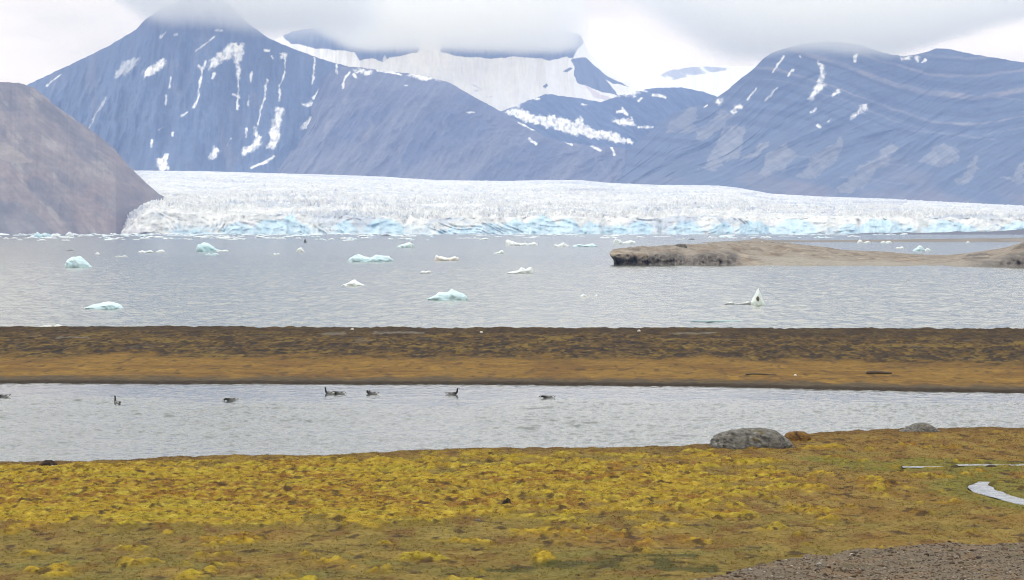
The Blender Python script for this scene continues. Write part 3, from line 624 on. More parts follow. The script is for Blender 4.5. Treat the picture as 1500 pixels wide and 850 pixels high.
nA = fbm(X / 6, Y / 9, 4, 301); nB = fbm(X / 1.8, Y / 4.5, 4, 305); nC = fbm(X / .7, Y / 2, 3, 309)
col = np.zeros(X.shape + (3,)) + ORG
col = mix(col, ORG2, sstep(-.15, .35, .6 * nA + .5 * fbm(X / 6, Y / 2.6, 4, 319)))
col = mix(col, s2l(160, 124, 48) * AL, .5 * sstep(.15, .45, nB)); col = mix(col, s2l(84, 62, 34) * AL, .7 * sstep(.28, .42, fbm(X / .8, Y / 4, 4, 317)))
up = sstep(22, 33, e + 10 * nA * .8 + 5 * nB)
dk = mix(np.zeros(X.shape + (3,)) + BRN, BRD, sstep(-.15, .25, nB + .5 * nC))
dk = mix(dk, OLB, .85 * sstep(.12, .42, nA * .8 + nC * .6))
dk = mix(dk, GRY, .35 * sstep(.42, .58, fbm(X / 2.6, Y / 9, 4, 313)) )
dk = mix(dk, s2l(34, 27, 20) * AL, .85 * sstep(.22, .36, fbm(X / .55, Y / 3.0, 4, 331) + .13 * sstep(26, 36, e) * sstep(60, 44, e)))
dk = mix(dk, s2l(140, 112, 50) * AL, .55 * sstep(.24, .42, fbm(X / .8, Y / 3, 4, 335)))
dk = mix(dk, BRD, .6 * sstep(60, 74, e))
us, vs_ = project(X, Y, .6); us = us + 14 * fbm(X / 3, Y / 9, 3, 2)
for ua, ub, vy in ((82, 132, 495.5), (545, 618, 489.5), (978, 1046, 490.5), (470, 510, 491)):
    dk = mix(dk, s2l(140, 134, 124) * AL, .55 * sstep(1.5, .5, np.abs(vs_ - vy + 1.2 * fbm(X / 4, Y / 8, 3, 3))) * (us > ua) * (us < ub))
col = mix(col, dk, up)
col = mix(col, MUD, .9 * sstep(6.0, 2.2, e + 2.4 * nB + .8 * nC)); col = mix(col, s2l(58, 48, 38) * AL, .85 * sstep(1.8, .6, e + .7 * nB))
tag(grid_obj('spit_ground', X, Y, Z, M_spit, col), 'flat strip of dark brown and rust tundra between lagoon and fjord', 'tundra', kind='structure')
def spit_z(x, y):
    i = min(max(np.searchsorted(ys, y), 1), len(ys) - 1); j = min(max(np.searchsorted(xs_, x), 1), len(xs_) - 1)
    return float(Z_sp[i, j])
Z_sp = Z

# stream water
def ribbon(c, hw, name, lab):
    p = np.array(c); q = []
    t = np.linspace(0, 1, 40); s = np.linspace(0, 1, len(p)); p = np.stack([np.interp(t, s, p[:, 0]), np.interp(t, s, p[:, 1])], -1)
    tg = np.gradient(p, axis=0); tg /= np.linalg.norm(tg, axis=1)[:, None] + 1e-9; nr_ = np.stack([-tg[:, 1], tg[:, 0]], -1)
    wob = 1 + .35 * fbm(t * 5 + hw * 40, t * 0, 3, 5)
    ww = (wob * (hw + .14) * (.45 + .55 * sstep(0, .35, t)) if hw > .28 else wob * (hw + .2))[:, None]
    L_ = p + nr_ * ww; R_ = p - nr_ * ww
    X = np.stack([L_[:, 0], R_[:, 0]]); Y = np.stack([L_[:, 1], R_[:, 1]])
    tag(grid_obj(name, X, Y, stream_level(Y), M_stream), lab, 'stream', kind='structure')
ribbon(chanW[0], chw[0], 'stream', 'upper reach of the meadow stream running level with the lagoon')
ribbon(chanW[1], chw[1], 'stream', 'short broken pool of the stream between dark turf clods')
ribbon(chanW[2], chw[2], 'stream', 'silvery bend of the stream winding toward the gravel bank')

# ------------------------------------------------------------------ grass and moss fringe
def blades(n, x0, x1, y0, y1, zf, colf, hmin, hmax, keep, name, lab, nb=5):
    x = rng.uniform(x0, x1, n); y = rng.uniform(y0, y1, n); k = keep(x, y); x, y = x[k], y[k]; n = len(x)
    z = zf(x, y); c = np.maximum(colf(x, y), s2l(110, 88, 36) * AL) * rng.uniform(.85, 1.3, (n, 1))
    x = np.repeat(x, nb) + rng.normal(0, .035, n * nb); y = np.repeat(y, nb) + rng.normal(0, .035, n * nb); z = np.repeat(z, nb) - .01; c = np.repeat(c, nb, 0) * rng.uniform(.85, 1.2, (n * nb, 1))
    N_ = n * nb; h = rng.uniform(hmin, hmax, N_); a = rng.uniform(0, 6.28, N_); w = rng.uniform(.006, .013, N_); ln = rng.uniform(.6, 2.0, N_) * h; la = rng.uniform(0, 6.28, N_)
    p0 = np.stack([x - w * np.cos(a), y - w * np.sin(a), z], -1); p1 = np.stack([x + w * np.cos(a), y + w * np.sin(a), z], -1); p2 = np.stack([x + ln * np.cos(la), y + ln * np.sin(la), z + h], -1)
    V = np.stack([p0, p1, p2], 1).reshape(-1, 3)
    ob = new_obj(name, V, np.arange(len(V)), 3, M_blades, np.repeat(c, 3, 0), smooth=False)
    return tag(ob, lab, 'grass', kind='stuff')
def mcol(x, y):
    u, v = project(x, y, .45); return meadow_col(x, y, u, v, *moss_fields(x, y, u, v))
blades(90000, -23, 25, 69, 133, meadow_z, mcol, 0.02, .06,
       lambda x, y: (y < meadow_shore(x) - .2) & (chan_d(x, y) > .15) & (gravel_sd(x, y) < .3) & (np.abs(x) < y * .178 + 1), 'grass', 'short yellow and olive grass blades growing over the mossy meadow')

# ------------------------------------------------------------------ stones, boulders, log
def boulder(name, px, pyb, w, h, depth, colf, seed, lab, cat, d=None, z=None, rough=.16, sub=5, sink=.25, prof=None, mat=None, group=None, yaw=0):
    p = on_level([px], [pyb], .4)[0] if d is None else at_dist([px], [pyb], [d])[0]
    if z is not None: p[2] = z
    V, F = ico(sub); V = V.copy()
    V = np.sign(V) * np.abs(V) ** .88
    nn = noise3(V, 1.1, seed, 4); nf = noise3(V, 4.0, seed + 7, 3)
    r = 1 + rough * nn + rough * .35 * nf
    Q = V * (r - np.abs(noise3(V, 2.3, seed + 3, 2)) * rough * .8)[:, None]
    if prof is not None: Q[:, 2] *= np.interp(np.clip(Q[:, 0], -1, 1), *np.array(prof, float).T)
    Q = Q * np.array([w / 2, depth / 2, h])
    Q[:, 2] -= sink * h
    cy, sy = math.cos(yaw), math.sin(yaw)
    Q = np.stack([Q[:, 0] * cy - Q[:, 1] * sy, Q[:, 0] * sy + Q[:, 1] * cy, Q[:, 2]], -1)
    ob = new_obj(name, Q, F, 3, mat or M_stone, colf(V, nn, nf))
    ob.location = p
    return tag(ob, lab, cat, group)
def c_grey(V, a, b):
    c = np.zeros((len(V), 3)) + s2l(132, 129, 124) * AL
    c = mix(c, s2l(68, 64, 60) * AL, sstep(.0, .5, noise3(V * np.array([2.2, 2, .9]), 2.5, 5, 4)) * .8); c = mix(c, s2l(168, 168, 164) * AL, .8 * sstep(.28, .42, noise3(V, 5, 9, 3)))
    c = mix(c, s2l(44, 42, 40) * AL, .8 * sstep(.05, .0, np.abs(noise3(V * np.array([1.6, 1, .7]), 1.7, 29, 3))))
    return mix(c, s2l(120, 104, 60) * AL, .6 * sstep(.3, .5, noise3(V, 3, 19, 3)))
def c_org(V, a, b):
    c = np.zeros((len(V), 3)) + s2l(140, 104, 52) * AL
    return mix(c, s2l(70, 48, 26) * AL, sstep(.05, .3, noise3(V, 2.6, 5, 4)))
def c_dark(V, a, b):
    c = np.zeros((len(V), 3)) + s2l(52, 40, 30) * AL
    return mix(c, s2l(96, 74, 56) * AL, .8 * sstep(.1, .4, noise3(V, 3, 8, 3)))
def c_pale(V, a, b): return np.zeros((len(V), 3)) + s2l(205, 200, 190) * .8
PX = lambda y: (9.2 - .4) / (y - 336)       # metres per photo pixel on the ground at that row
def gz1(px, py):
    p = on_level([px], [py], .4)[0]; return float(meadow_z(p[:1], p[1:2])[0])
boulder('boulder', 1101, 652, 122 * PX(652), 27 * PX(652), 2.2, c_grey, 3, 'big rounded grey boulder speckled with lichen on the lagoon bank', 'boulder', z=.34, sink=.02, rough=.15, sub=6,
        prof=[(-1, .85), (-.6, .95), (-.2, 1.02), (.3, 1.02), (.6, .98), (.85, .8), (1, .6)])
boulder('boulder', 1168, 643, 40 * PX(643), 13 * PX(643), .9, c_org, 13, 'low stone crusted with orange lichen behind the big grey boulder', 'boulder', z=.36, sink=.02, rough=.14)
boulder('boulder', 1346, 630, 66 * PX(630), 15 * PX(630), 1.5, c_grey, 23, 'flat-topped grey boulder half hidden behind the bank edge', 'boulder', z=.30, sink=.05, rough=.14, prof=[(-1, .3), (-.5, .65), (0, 1), (.3, 1.0), (.7, .7), (1, .3)])
boulder('turf_clod', 72, 683, 35 * PX(683), 11 * PX(683), .7, c_dark, 33, 'dark peaty clod at the waterside with a pale stone before it', 'turf clod', z=gz1(72, 682), sink=.05, rough=.2, prof=[(-1, .4), (-.4, 1), (.2, .95), (1, .4)])
boulder('stone', 77, 684, 7 * PX(683), 2.8 * PX(683), .14, c_pale, 43, 'small pale stone lying against the dark peaty clod', 'stone', z=gz1(77, 684), sink=.1, sub=3)
boulder('rock', 742, 746, 19 * PX(746), 12 * PX(746), .32, c_dark, 53, 'small dark pointed rock alone in the middle of the moss', 'rock', z=gz1(742, 746), sink=.05, rough=.3, sub=4, prof=[(-1, .4), (-.3, .9), (.15, 1.15), (.5, .9), (1, .3)])
boulder('stone', 700, 771, 9 * PX(771), 3 * PX(771), .16, c_grey, 63, 'little grey stone in the moss just below the dark pointed rock', 'stone', z=gz1(700, 771), sink=.15, sub=3)
boulder('stone', 1443, 732, 4.5 * PX(730), 2.2 * PX(730), .09, c_dark, 66, 'tiny dark stone poking out of the stream bend', 'stone', z=.43, sink=.15, sub=3)
for px_, py_, w_, lab in ((1335, 684.5, 9, 'dark turf clod at the start of the broken stream pool'), (1343, 683.5, 6, 'small dark turf clod standing in the broken stream pool'), (1398, 684, 13, 'dark undercut turf clod at the open end of the stream'), (1452, 684.5, 16, 'wide dark turf clod along the near side of the upper stream'), (1490, 676, 20, 'long dark overhanging bank clod above the upper stream')):
    boulder('turf_clod', px_, py_, w_ * PX(py_), 3.4 * PX(py_), .5, c_dark, int(px_), lab, 'turf clod', z=gz1(px_, py_) - .02, sink=.3, rough=.2, sub=4)
for px_, py_, w_, lab in ((267, 557.5, 7, 'white stone on the mud at the far lagoon shore'), (936, 491.5, 4.5, 'white stone on the dark spit below the rocky island'), (516, 487.5, 5, 'white stone beside the long thin pool'), (705, 492.5, 4.5, 'pale stone alone on the dark middle of the spit'), (1165, 545, 4, 'pale stone on rust turf near the driftwood log')):
    p = on_level([px_], [py_], .45)[0]; s_ = (9.2 - .45) / (py_ - 336)
    boulder('stone', px_, py_, w_ * s_, w_ * .5 * s_, .35, c_pale, int(px_), lab, 'stone', z=spit_z(p[0], p[1]) + .03, d=p[1], sink=.1, sub=3)
# driftwood
def log(px0, px1, py, r, lab, seed):
    a = on_level([px0, px1], [py, py], .3); n = 14; t = np.linspace(0, 1, n); k = np.linspace(0, 2 * math.pi, 12, endpoint=False)
    zz = max(spit_z(a[0, 0], a[0, 1]), spit_z(a[1, 0], a[1, 1])) + r * .7
    cx = a[0, 0] + (a[1, 0] - a[0, 0]) * t; cyy = a[0, 1] + .25 * t; cz = zz + .03 * np.sin(t * 5)
    rr = r * (1 - .25 * t) * (1 + .1 * fbm(t * 6, t * 0, 2, seed)); rr[0] *= .75; rr[-1] *= .6
    V = np.stack([np.repeat(cx, 12), (cyy[:, None] + rr[:, None] * np.cos(k)).ravel(), (cz[:, None] + rr[:, None] * np.sin(k)).ravel()], -1)
    F = [[i * 12 + j, i * 12 + (j + 1) % 12, (i + 1) * 12 + (j + 1) % 12, (i + 1) * 12 + j] for i in range(n - 1) for j in range(12)]
    V = np.concatenate([V, [[cx[0], cyy[0], cz[0]], [cx[-1], cyy[-1], cz[-1]]]])
    F += [[len(V) - 2, (j + 1) % 12, j, j] for j in range(12)]
    F = [f for f in F if len(set(f)) == 4]
    ob = new_obj('driftwood_log', V, F, 4, M_wood, np.zeros((len(V), 3)) + s2l(112, 98, 84) * AL)
    me = ob.data
    bm = bmesh.new(); bm.from_mesh(me); bmesh.ops.holes_fill(bm, edges=[e for e in bm.edges if e.is_boundary]); bm.to_mesh(me); bm.free()
    tag(ob, lab, 'driftwood')
log(1269, 1307, 547.5, .11, 'weathered grey driftwood log lying on the rust turf', 4)
log(1092, 1138, 549, .05, 'thin dark driftwood pole lying low on the rust turf', 9)
boulder('rock', 997, 361, 19 * 850 / FPX, 4.6 * 850 / FPX, 2.5, c_grey, 83, 'blocky grey rock on the crest of the rocky island', 'rock', d=822, rough=.12, sink=.2, sub=4)

# ------------------------------------------------------------------ icebergs
CY = np.array([.41, .55, .61]); WH = np.array([.58, .62, .63]); GR = np.array([.52, .55, .56]); DK = np.array([.10, .10, .10]); TQ = np.array([.32, .48, .53])
def iceberg(px, py, w, h, prof, tint, lab, depth=.55, seed=None, name='iceberg', cat='iceberg', group='icebergs adrift in the fjord', top=None, sub=5, spot=None):
    seed = seed if seed is not None else int(px * 7 + py)
    p = on_level([px], [py], 0)[0]; s = p[1] / FPX; W = w * s; H = h * s
    V, F = ico(sub); pr = np.array(prof, float)
    q = np.sqrt(np.maximum(1 - V[:, 0] ** 2, 1e-4))
    zz = np.clip(V[:, 2] / q, -1, 1)
    nn = noise3(V, 2.2, seed, 4)
    hx = np.interp(V[:, 0], pr[:, 0], pr[:, 1]); nf_ = noise3(V, 6.5, seed + 3, 3)
    Zt = np.where(zz > 0, hx * H * np.abs(zz) ** .55 * (1 + .26 * nn + .10 * nf_), -.25 * H * np.abs(zz))
    Q = np.stack([V[:, 0] * W / 2 * (1 + .06 * nn), V[:, 1] * W * depth * (1 + .2 * nn), Zt], -1)
    c = np.zeros((len(V), 3)) + tint
    c = mix(c, top if top is not None else (WH if tint is not CY and tint is not TQ else np.array([.48, .60, .64])), sstep(-.1, .5, nn + .5 * (Zt / H) - .15))
    if spot is not None:
        c = mix(c, [.09, .065, .04], .95 * (np.hypot((V[:, 0] - spot[0]) / spot[2], (Zt / H - spot[1]) / spot[3]) < 1) * (V[:, 1] < 0))  # dark of the hole is put into the colour, no depth modelled
    ob = new_obj(name, Q, F, 3, M_ice, c, smooth=True); ob.location = p
    return tag(ob, lab, cat, group)
dome = [(-1, .0), (-.8, .45), (-.3, .95), (0, 1), (.35, .85), (.7, .45), (1, .05)]
low = [(-1, .05), (-.6, .5), (-.1, .8), (.4, 1), (.8, .6), (1, .05)]
hump2 = [(-1, .2), (-.75, .85), (-.55, 1), (-.3, .65), (0, .5), (.25, .95), (.5, .8), (.8, .7), (1, .3)]
flatp = [(-1, .4), (-.5, .9), (-.1, .5), (.2, .8), (.6, 1), (1, .3)]
iceberg(115, 391.5, 40, 15, [(-1, .25), (-.7, .8), (-.3, 1), (.1, .95), (.4, .7), (.7, .35), (1, .03)], CY, 'domed pale turquoise iceberg below the brown hill')
iceberg(152, 452, 58, 9.5, low, CY, 'long low pale blue iceberg nearest the dark spit')
iceberg(305, 368.5, 36, 12, [(-1, .3), (-.8, .85), (-.3, 1), (.0, .95), (.3, .7), (.6, .3), (.8, .25), (1, .02)], TQ, 'deep turquoise hump iceberg with a thin white tail')
iceberg(326, 369, 18, 3.2, flatp, WH, 'thin flat white floe trailing off the turquoise hump', depth=.3)
iceberg(214, 370, 22, 3.2, flatp, WH, 'thin flat white iceberg below the glacier corner')
iceberg(235, 369.6, 14, 3.8, low, WH, 'small white iceberg touching the thin flat one')
iceberg(311, 374, 20, 3, flatp, CY, 'small flat pale floe just below the turquoise hump', depth=.3)
iceberg(543, 383.5, 66, 11, hump2, CY, 'long pale blue iceberg with two humps')
iceberg(517, 418.5, 34, 8.5, [(-1, .02), (-.5, .4), (-.1, .8), (.15, 1), (.5, .5), (1, .1)], WH, 'small whitish peaked iceberg below the two-humped one')
iceberg(655, 438.5, 60, 15, [(-1, .02), (-.8, .2), (-.4, .6), (.05, .7), (.2, 1), (.35, .8), (.7, .65), (.9, .4), (1, .05)], CY, 'large pale blue iceberg with a bump on its crest')
iceberg(761, 400.5, 40, 9, [(-1, .05), (-.6, .25), (-.1, .45), (.1, .95), (.25, .8), (.45, .6), (.65, .85), (.85, 1), (1, .3)], GR, 'grey-white iceberg with an upturned end')
iceberg(654, 382, 35, 8, [(-1, .5), (-.8, 1), (-.5, .8), (-.2, .6), (.3, .5), (.7, .8), (1, .5)], np.array([.50, .46, .42]), 'dirty white iceberg with two knobs, next to the two-humped one')
iceberg(754, 360, 26, 9.5, [(-1, .7), (-.8, 1), (-.4, .65), (.2, .45), (1, .25)], WH, 'bright white iceberg with a raised end before the glacier', top=np.array([.78, .79, .79]))
iceberg(775, 359.5, 26, 4, flatp, WH, 'flat white floe reaching out from the bright white iceberg', depth=.3)
iceberg(594, 362.8, 24, 7.5, [(-1, .3), (-.4, .6), (.2, .9), (.5, 1), (1, .6)], np.array([.45, .6, .62]), 'small bluish grey iceberg before the blue ice wall')
iceberg(823, 361.5, 22, 6.5, [(-1, .5), (-.5, .4), (.0, .7), (.2, 1), (.4, .6), (1, .2)], WH, 'ragged small white iceberg with a pointed middle')
iceberg(857, 361.5, 36, 4.2, flatp, CY, 'flat pale blue floe between ragged iceberg and island')
iceberg(905, 358, 14, 8.5, [(-1, .4), (-.5, 1), (0, .8), (.5, .75), (1, .3)], WH, 'chunky white iceberg off the tip of the rocky island')
iceberg(920, 358, 24, 6, [(-1, .3), (-.3, .6), (.3, 1), (.8, .7), (1, .2)], WH, 'low white iceberg directly off the rocky island tip')
iceberg(731, 372, 16, 5.5, [(-1, .2), (0, .5), (.4, 1), (.8, .8), (1, .1)], WH, 'small lopsided white iceberg between dirty and bright ones')
iceberg(624, 400, 16, 3.5, flatp, GR, 'faint grey growler by the dirty white iceberg')
iceberg(855, 435.5, 13, 4, dome, GR, 'faint grey growler alone between the big iceberg and the pointed one')
iceberg(874, 435, 6, 3.6, dome, WH, 'tiny pale growler next to a faint grey one')
iceberg(440, 369.5, 13, 6.5, dome, GR, 'faint round grey iceberg before the glacier front')
iceberg(405, 373.5, 10, 2.8, flatp, GR, 'tiny faint growler beside the round grey iceberg')
iceberg(143, 372.5, 7, 2.6, dome, WH, 'tiny white growler above the domed turquoise iceberg')
iceberg(178, 376.5, 18, 2.0, flatp, GR, 'faint flat growler right of the domed turquoise iceberg', depth=.3)
iceberg(1050, 471, 78, 1.7, flatp, TQ * .62, top=TQ * .7, lab= 'barely awash turquoise ice slab off the dark spit', depth=.12)
iceberg(1110, 446, 23, 21, [(-1, .05), (-.7, .35), (-.4, .62), (-.1, .92), (.08, 1), (.3, .75), (.6, .35), (.8, .15), (1, .03)], np.array([.58, .64, .62]), 'white pointed iceberg with a dark hole painted on its side', spot=(-.08, .4, .2, .17), sub=6)
iceberg(1090, 446, 24, 5, [(-1, .1), (0, .5), (.6, 1), (1, .9)], np.array([.26, .27, .28]), 'low grey ice tail reaching out from the pointed iceberg', depth=.3)
iceberg(1069, 445.5, 15, 3.2, low, np.array([.24, .25, .26]), 'small dark grey growler at the end of the grey tail', depth=.3)
iceberg(1170, 449, 26, 1.4, flatp, GR * .7, 'awash grey ice sliver beyond the pointed iceberg', depth=.2)
iceberg(1260, 356.5, 9, 5, dome, WH, 'small white ice block in front of the gravel bar', seed=4)
iceberg(1270, 356.5, 11, 3.5, low, WH, 'low white ice piece against the gravel bar')
iceberg(1298, 356.5, 16, 3.5, flatp, WH, 'narrow white floe against the gravel bar')
iceberg(1418, 356.5, 6, 3, dome, WH, 'tiny white ice block by the far end of the gravel bar')
iceberg(1346, 368, 18, 8, [(-1, .2), (-.3, .6), (0, 1), (.4, .9), (1, .1)], CY, 'pale turquoise iceberg in the water behind the island beach')
iceberg(1318, 364.5, 12, 3, flatp, WH, 'small white floe in the water behind the island beach')
iceberg(1359, 367.8, 9, 4, dome, WH, 'white ice piece touching the turquoise one behind the beach')
iceberg(1113, 355.5, 12, 1.8, flatp, WH, 'thin white floe stranded behind the island crest', depth=.2)
iceberg(62, 348.5, 26, 8, hump2, TQ, 'turquoise iceberg close under the brown hill')
iceberg(82, 348.5, 18, 6, dome, WH, 'white iceberg beside the turquoise one under the hill')
iceberg(102, 347, 14, 7, dome, WH, 'white knob iceberg under the hill foot')
iceberg(564, 346, 14, 3.6, low, np.array([.2, .21, .22]), 'dark dirty iceberg at the foot of the blue ice wall', top=np.array([.25, .25, .25]))
iceberg(447, 355.5, 4.5, 5.5, dome, DK, 'tiny dark lump of dirty ice before the glacier', top=DK)
iceberg(102, 367.3, 11, 1.8, low, DK * 2, 'thin dark sliver of ice off the brown hill', top=DK * 2, depth=.2)
iceberg(1013, 351.2, 10, 2.2, low, DK * 1.6, 'dark flat ice chunk above the island rock', top=DK * 1.6, depth=.3)
iceberg(998, 351.4, 14, 1.8, flatp, GR, 'pale flat floe joined to the dark ice chunk', depth=.3)
iceberg(75, 481.5, 46, 6, [(-1, .1), (-.6, .6), (-.2, .9), (.1, .55), (.4, 1), (.8, .8), (1, .2)], np.array([.36, .37, .37]), 'low grey ice slab stranded along the sea edge of the spit', cat='ice slab', group=None, name='ice_slab', top=np.array([.46, .47, .47]), depth=.3)
# brash: drifting floes under the glacier front
protos = []
rb = np.random.default_rng(11)
NB = 235
for k in range(NB):
    bx = rb.uniform(-15, 1330); yy = 344.0 + 9.0 * rb.random() ** 2.4
    if k > 150: bx = rb.uniform(-10, 640); yy = 344 + 9 * rb.random() ** 1.6
    if bx > 880: yy = min(yy, 349.0)
    w = rb.uniform(5, 26) * (1 if yy < 350 else .8); h = rb.uniform(.8, 2.6)
    p = on_level([bx], [yy], 0)[0]; s = p[1] / FPX
    if k < 10:
        V, F = ico(4); nn = noise3(V, 2.0, 400 + k, 3); pr = np.array([flatp, low, hump2, dome][k % 4], float)
        q = np.sqrt(np.maximum(1 - V[:, 0] ** 2, 1e-4)); zz = np.clip(V[:, 2] / q, -1, 1)
        Q = np.stack([V[:, 0] * .5, V[:, 1] * .45 * (1 + .25 * nn), np.where(zz > 0, np.interp(V[:, 0], pr[:, 0], pr[:, 1]) * np.abs(zz) ** .5 * (1 + .4 * nn), -.2 * np.abs(zz))], -1)
        tint = (WH, WH, CY, WH, GR, WH, WH, CY * 1.05, WH, WH)[k]
        ob = new_obj('ice_floe', Q, F, 3, M_ice, mix(np.zeros((len(V), 3)) + tint, WH * 1.04, sstep(-.2, .4, nn)))
        tag(ob, 'white ice floe in the drifting brash below the glacier front', 'ice floe', 'brash ice floes along the glacier front'); protos.append(ob)
    else:
        ob = protos[k % 10].copy(); C.objects.link(ob)
    ob.location = p; ob.scale = (w * s, w * s * rb.uniform(.6, 1.4), h * s)
    ob.rotation_euler = (0, 0, rb.choice([0, math.pi]) + rb.uniform(-.25, .25))

# ------------------------------------------------------------------ geese
body = [(-.36, .125, .008, .006), (-.33, .12, .035, .018), (-.26, .10, .07, .045), (-.16, .075, .105, .085), (-.04, .055, .122, .105), (.08, .055, .12, .108), (.17, .075, .095, .09), (.225, .105, .062, .062)]
necks = {
 'up':   [(.255, .155, .040, .042), (.268, .21, .032, .034), (.268, .27, .029, .031), (.272, .315, .031, .034), (.295, .343, .034, .036), (.325, .342, .031, .031), (.35, .33, .020, .019), (.375, .322, .013, .011), (.395, .318, .005, .004)],
 'low':  [(.27, .12, .044, .044), (.315, .115, .035, .035), (.355, .11, .033, .035), (.39, .105, .034, .036), (.42, .097, .028, .028), (.445, .088, .016, .014), (.47, .082, .005, .004)],
 'feed': [(.27, .125, .044, .044), (.315, .11, .035, .036), (.35, .075, .032, .034), (.38, .035, .034, .036), (.40, .0, .030, .030), (.415, -.03, .016, .014), (.425, -.05, .005, .004)],
 'rest': [(.25, .14, .045, .045), (.245, .175, .036, .036), (.215, .195, .034, .036), (.18, .20, .035, .036), (.145, .19, .028, .026), (.115, .175, .016, .013), (.095, .165, .005, .004)],
}
def goose(px, py, pose, yaw, lab, arch=0.0, tail=0.0, sc=1.1):
    sp = np.array(body + necks[pose], float); nb_ = len(body); K = 14
    sp[:nb_, 1] += arch * np.sin(np.clip((sp[:nb_, 0] + .36) / .58, 0, 1) * math.pi)
    sp[:3, 1] += tail * np.array([1, .7, .3])
    sp[nb_:, 2:] *= 1.25; sp[:, 1] -= .02
    t = np.gradient(sp[:, :2], axis=0); t /= np.linalg.norm(t, axis=1)[:, None]
    nrm = np.stack([-t[:, 1], t[:, 0]], -1); k = np.linspace(0, 2 * math.pi, K, endpoint=False)
    V, col = [], []
    BLK = np.array([.018, .017, .017]); GRY_ = np.array([.16, .165, .17]); WHT = np.array([.62, .62, .60]); BAR = np.array([.06, .06, .065])
    nh = len(necks[pose])
    for i, (x, z, ry, rz) in enumerate(sp):
        for a in k:
            c, s_ = math.cos(a), math.sin(a)
            V.append((x + nrm[i, 0] * rz * s_, ry * c, z + nrm[i, 1] * rz * s_))
            if i < nb_:
                if i <= 1: q = BLK
                elif i == 2: q = WHT if s_ < .6 else BLK
                else: q = (BAR if i % 2 else GRY_) if s_ > -.1 else (WHT if s_ < -.6 or i < 4 else GRY_ * 1.6)
                if i >= nb_ - 2: q = BLK if s_ > -.6 else WHT * .7
            else:
                j = i - nb_; q = BLK
                if j == nh - 4 and abs(c) > .8: q = WHT
            col.append(q)
    n = len(sp)
    F = [[i * K + j, i * K + (j + 1) % K, (i + 1) * K + (j + 1) % K, (i + 1) * K + j] for i in range(n - 1) for j in range(K)]
    ob = new_obj('goose', np.array(V) * sc, F, 4, M_bird, np.array(col))
    bm = bmesh.new(); bm.from_mesh(ob.data); bmesh.ops.holes_fill(bm, edges=[e for e in bm.edges if e.is_boundary]); bm.to_mesh(ob.data); bm.free()
    ss = ob.modifiers.new('smooth', 'SUBSURF'); ss.levels = 1; ss.render_levels = 1
    p = on_level([px], [py], 0)[0]; ob.location = p; ob.rotation_euler = (0, 0, radians(yaw))
    tag(ob, lab, 'goose', 'geese on the lagoon')
goose(5.5, 582, 'up', 176, 'black-necked goose with raised neck at the outer end of the row, tail up', tail=.05)
goose(172, 591.5, 'up', 120, 'goose turned half away with its black neck straight up', sc=1.15)
goose(339, 587.5, 'feed', 184, 'goose feeding with arched back and head in the water', arch=.03)
goose(483.5, 577.5, 'up', 150, 'upright goose swimming close ahead of a low-necked one')
goose(497, 577.5, 'low', 183, 'low-necked goose following close behind an upright one')
goose(545, 577.5, 'rest', 182, 'goose resting with its head tucked back')
goose(662, 578.5, 'up', 4, 'goose with raised neck facing away from the others')
goose(803, 583.5, 'low', 185, 'goose with outstretched low neck, last of the row toward the boulders')

# ------------------------------------------------------------------ air, cloud, light
def box_mesh(name, x0, x1, y0, y1, z0, z1):
    v = [(x, y, z) for x in (x0, x1) for y in (y0, y1) for z in (z0, z1)]
    f = [[0, 1, 3, 2], [4, 6, 7, 5], [0, 4, 5, 1], [2, 3, 7, 6], [0, 2, 6, 4], [1, 5, 7, 3]]
    return v, f
HAZE_D = 5.4e-5
mh = bpy.data.materials.new('haze'); N, L = nodes_of(mh); N.remove(N['Principled BSDF'])
vo = N.new('ShaderNodeVolumePrincipled'); vo.inputs['Density'].default_value = HAZE_D; vo.inputs['Color'].default_value = (.375, .52, .94, 1); vo.inputs['Density Attribute'].default_value = ''
L.new(vo.outputs[0], N['Material Output'].inputs['Volume'])
v, f = box_mesh('haze', -7000, 7000, -900, 15600, -11, 1150)
tag(new_obj('haze', v, f, 4, mh, smooth=False), 'thin bluish haze over the whole fjord', 'haze', kind='stuff')

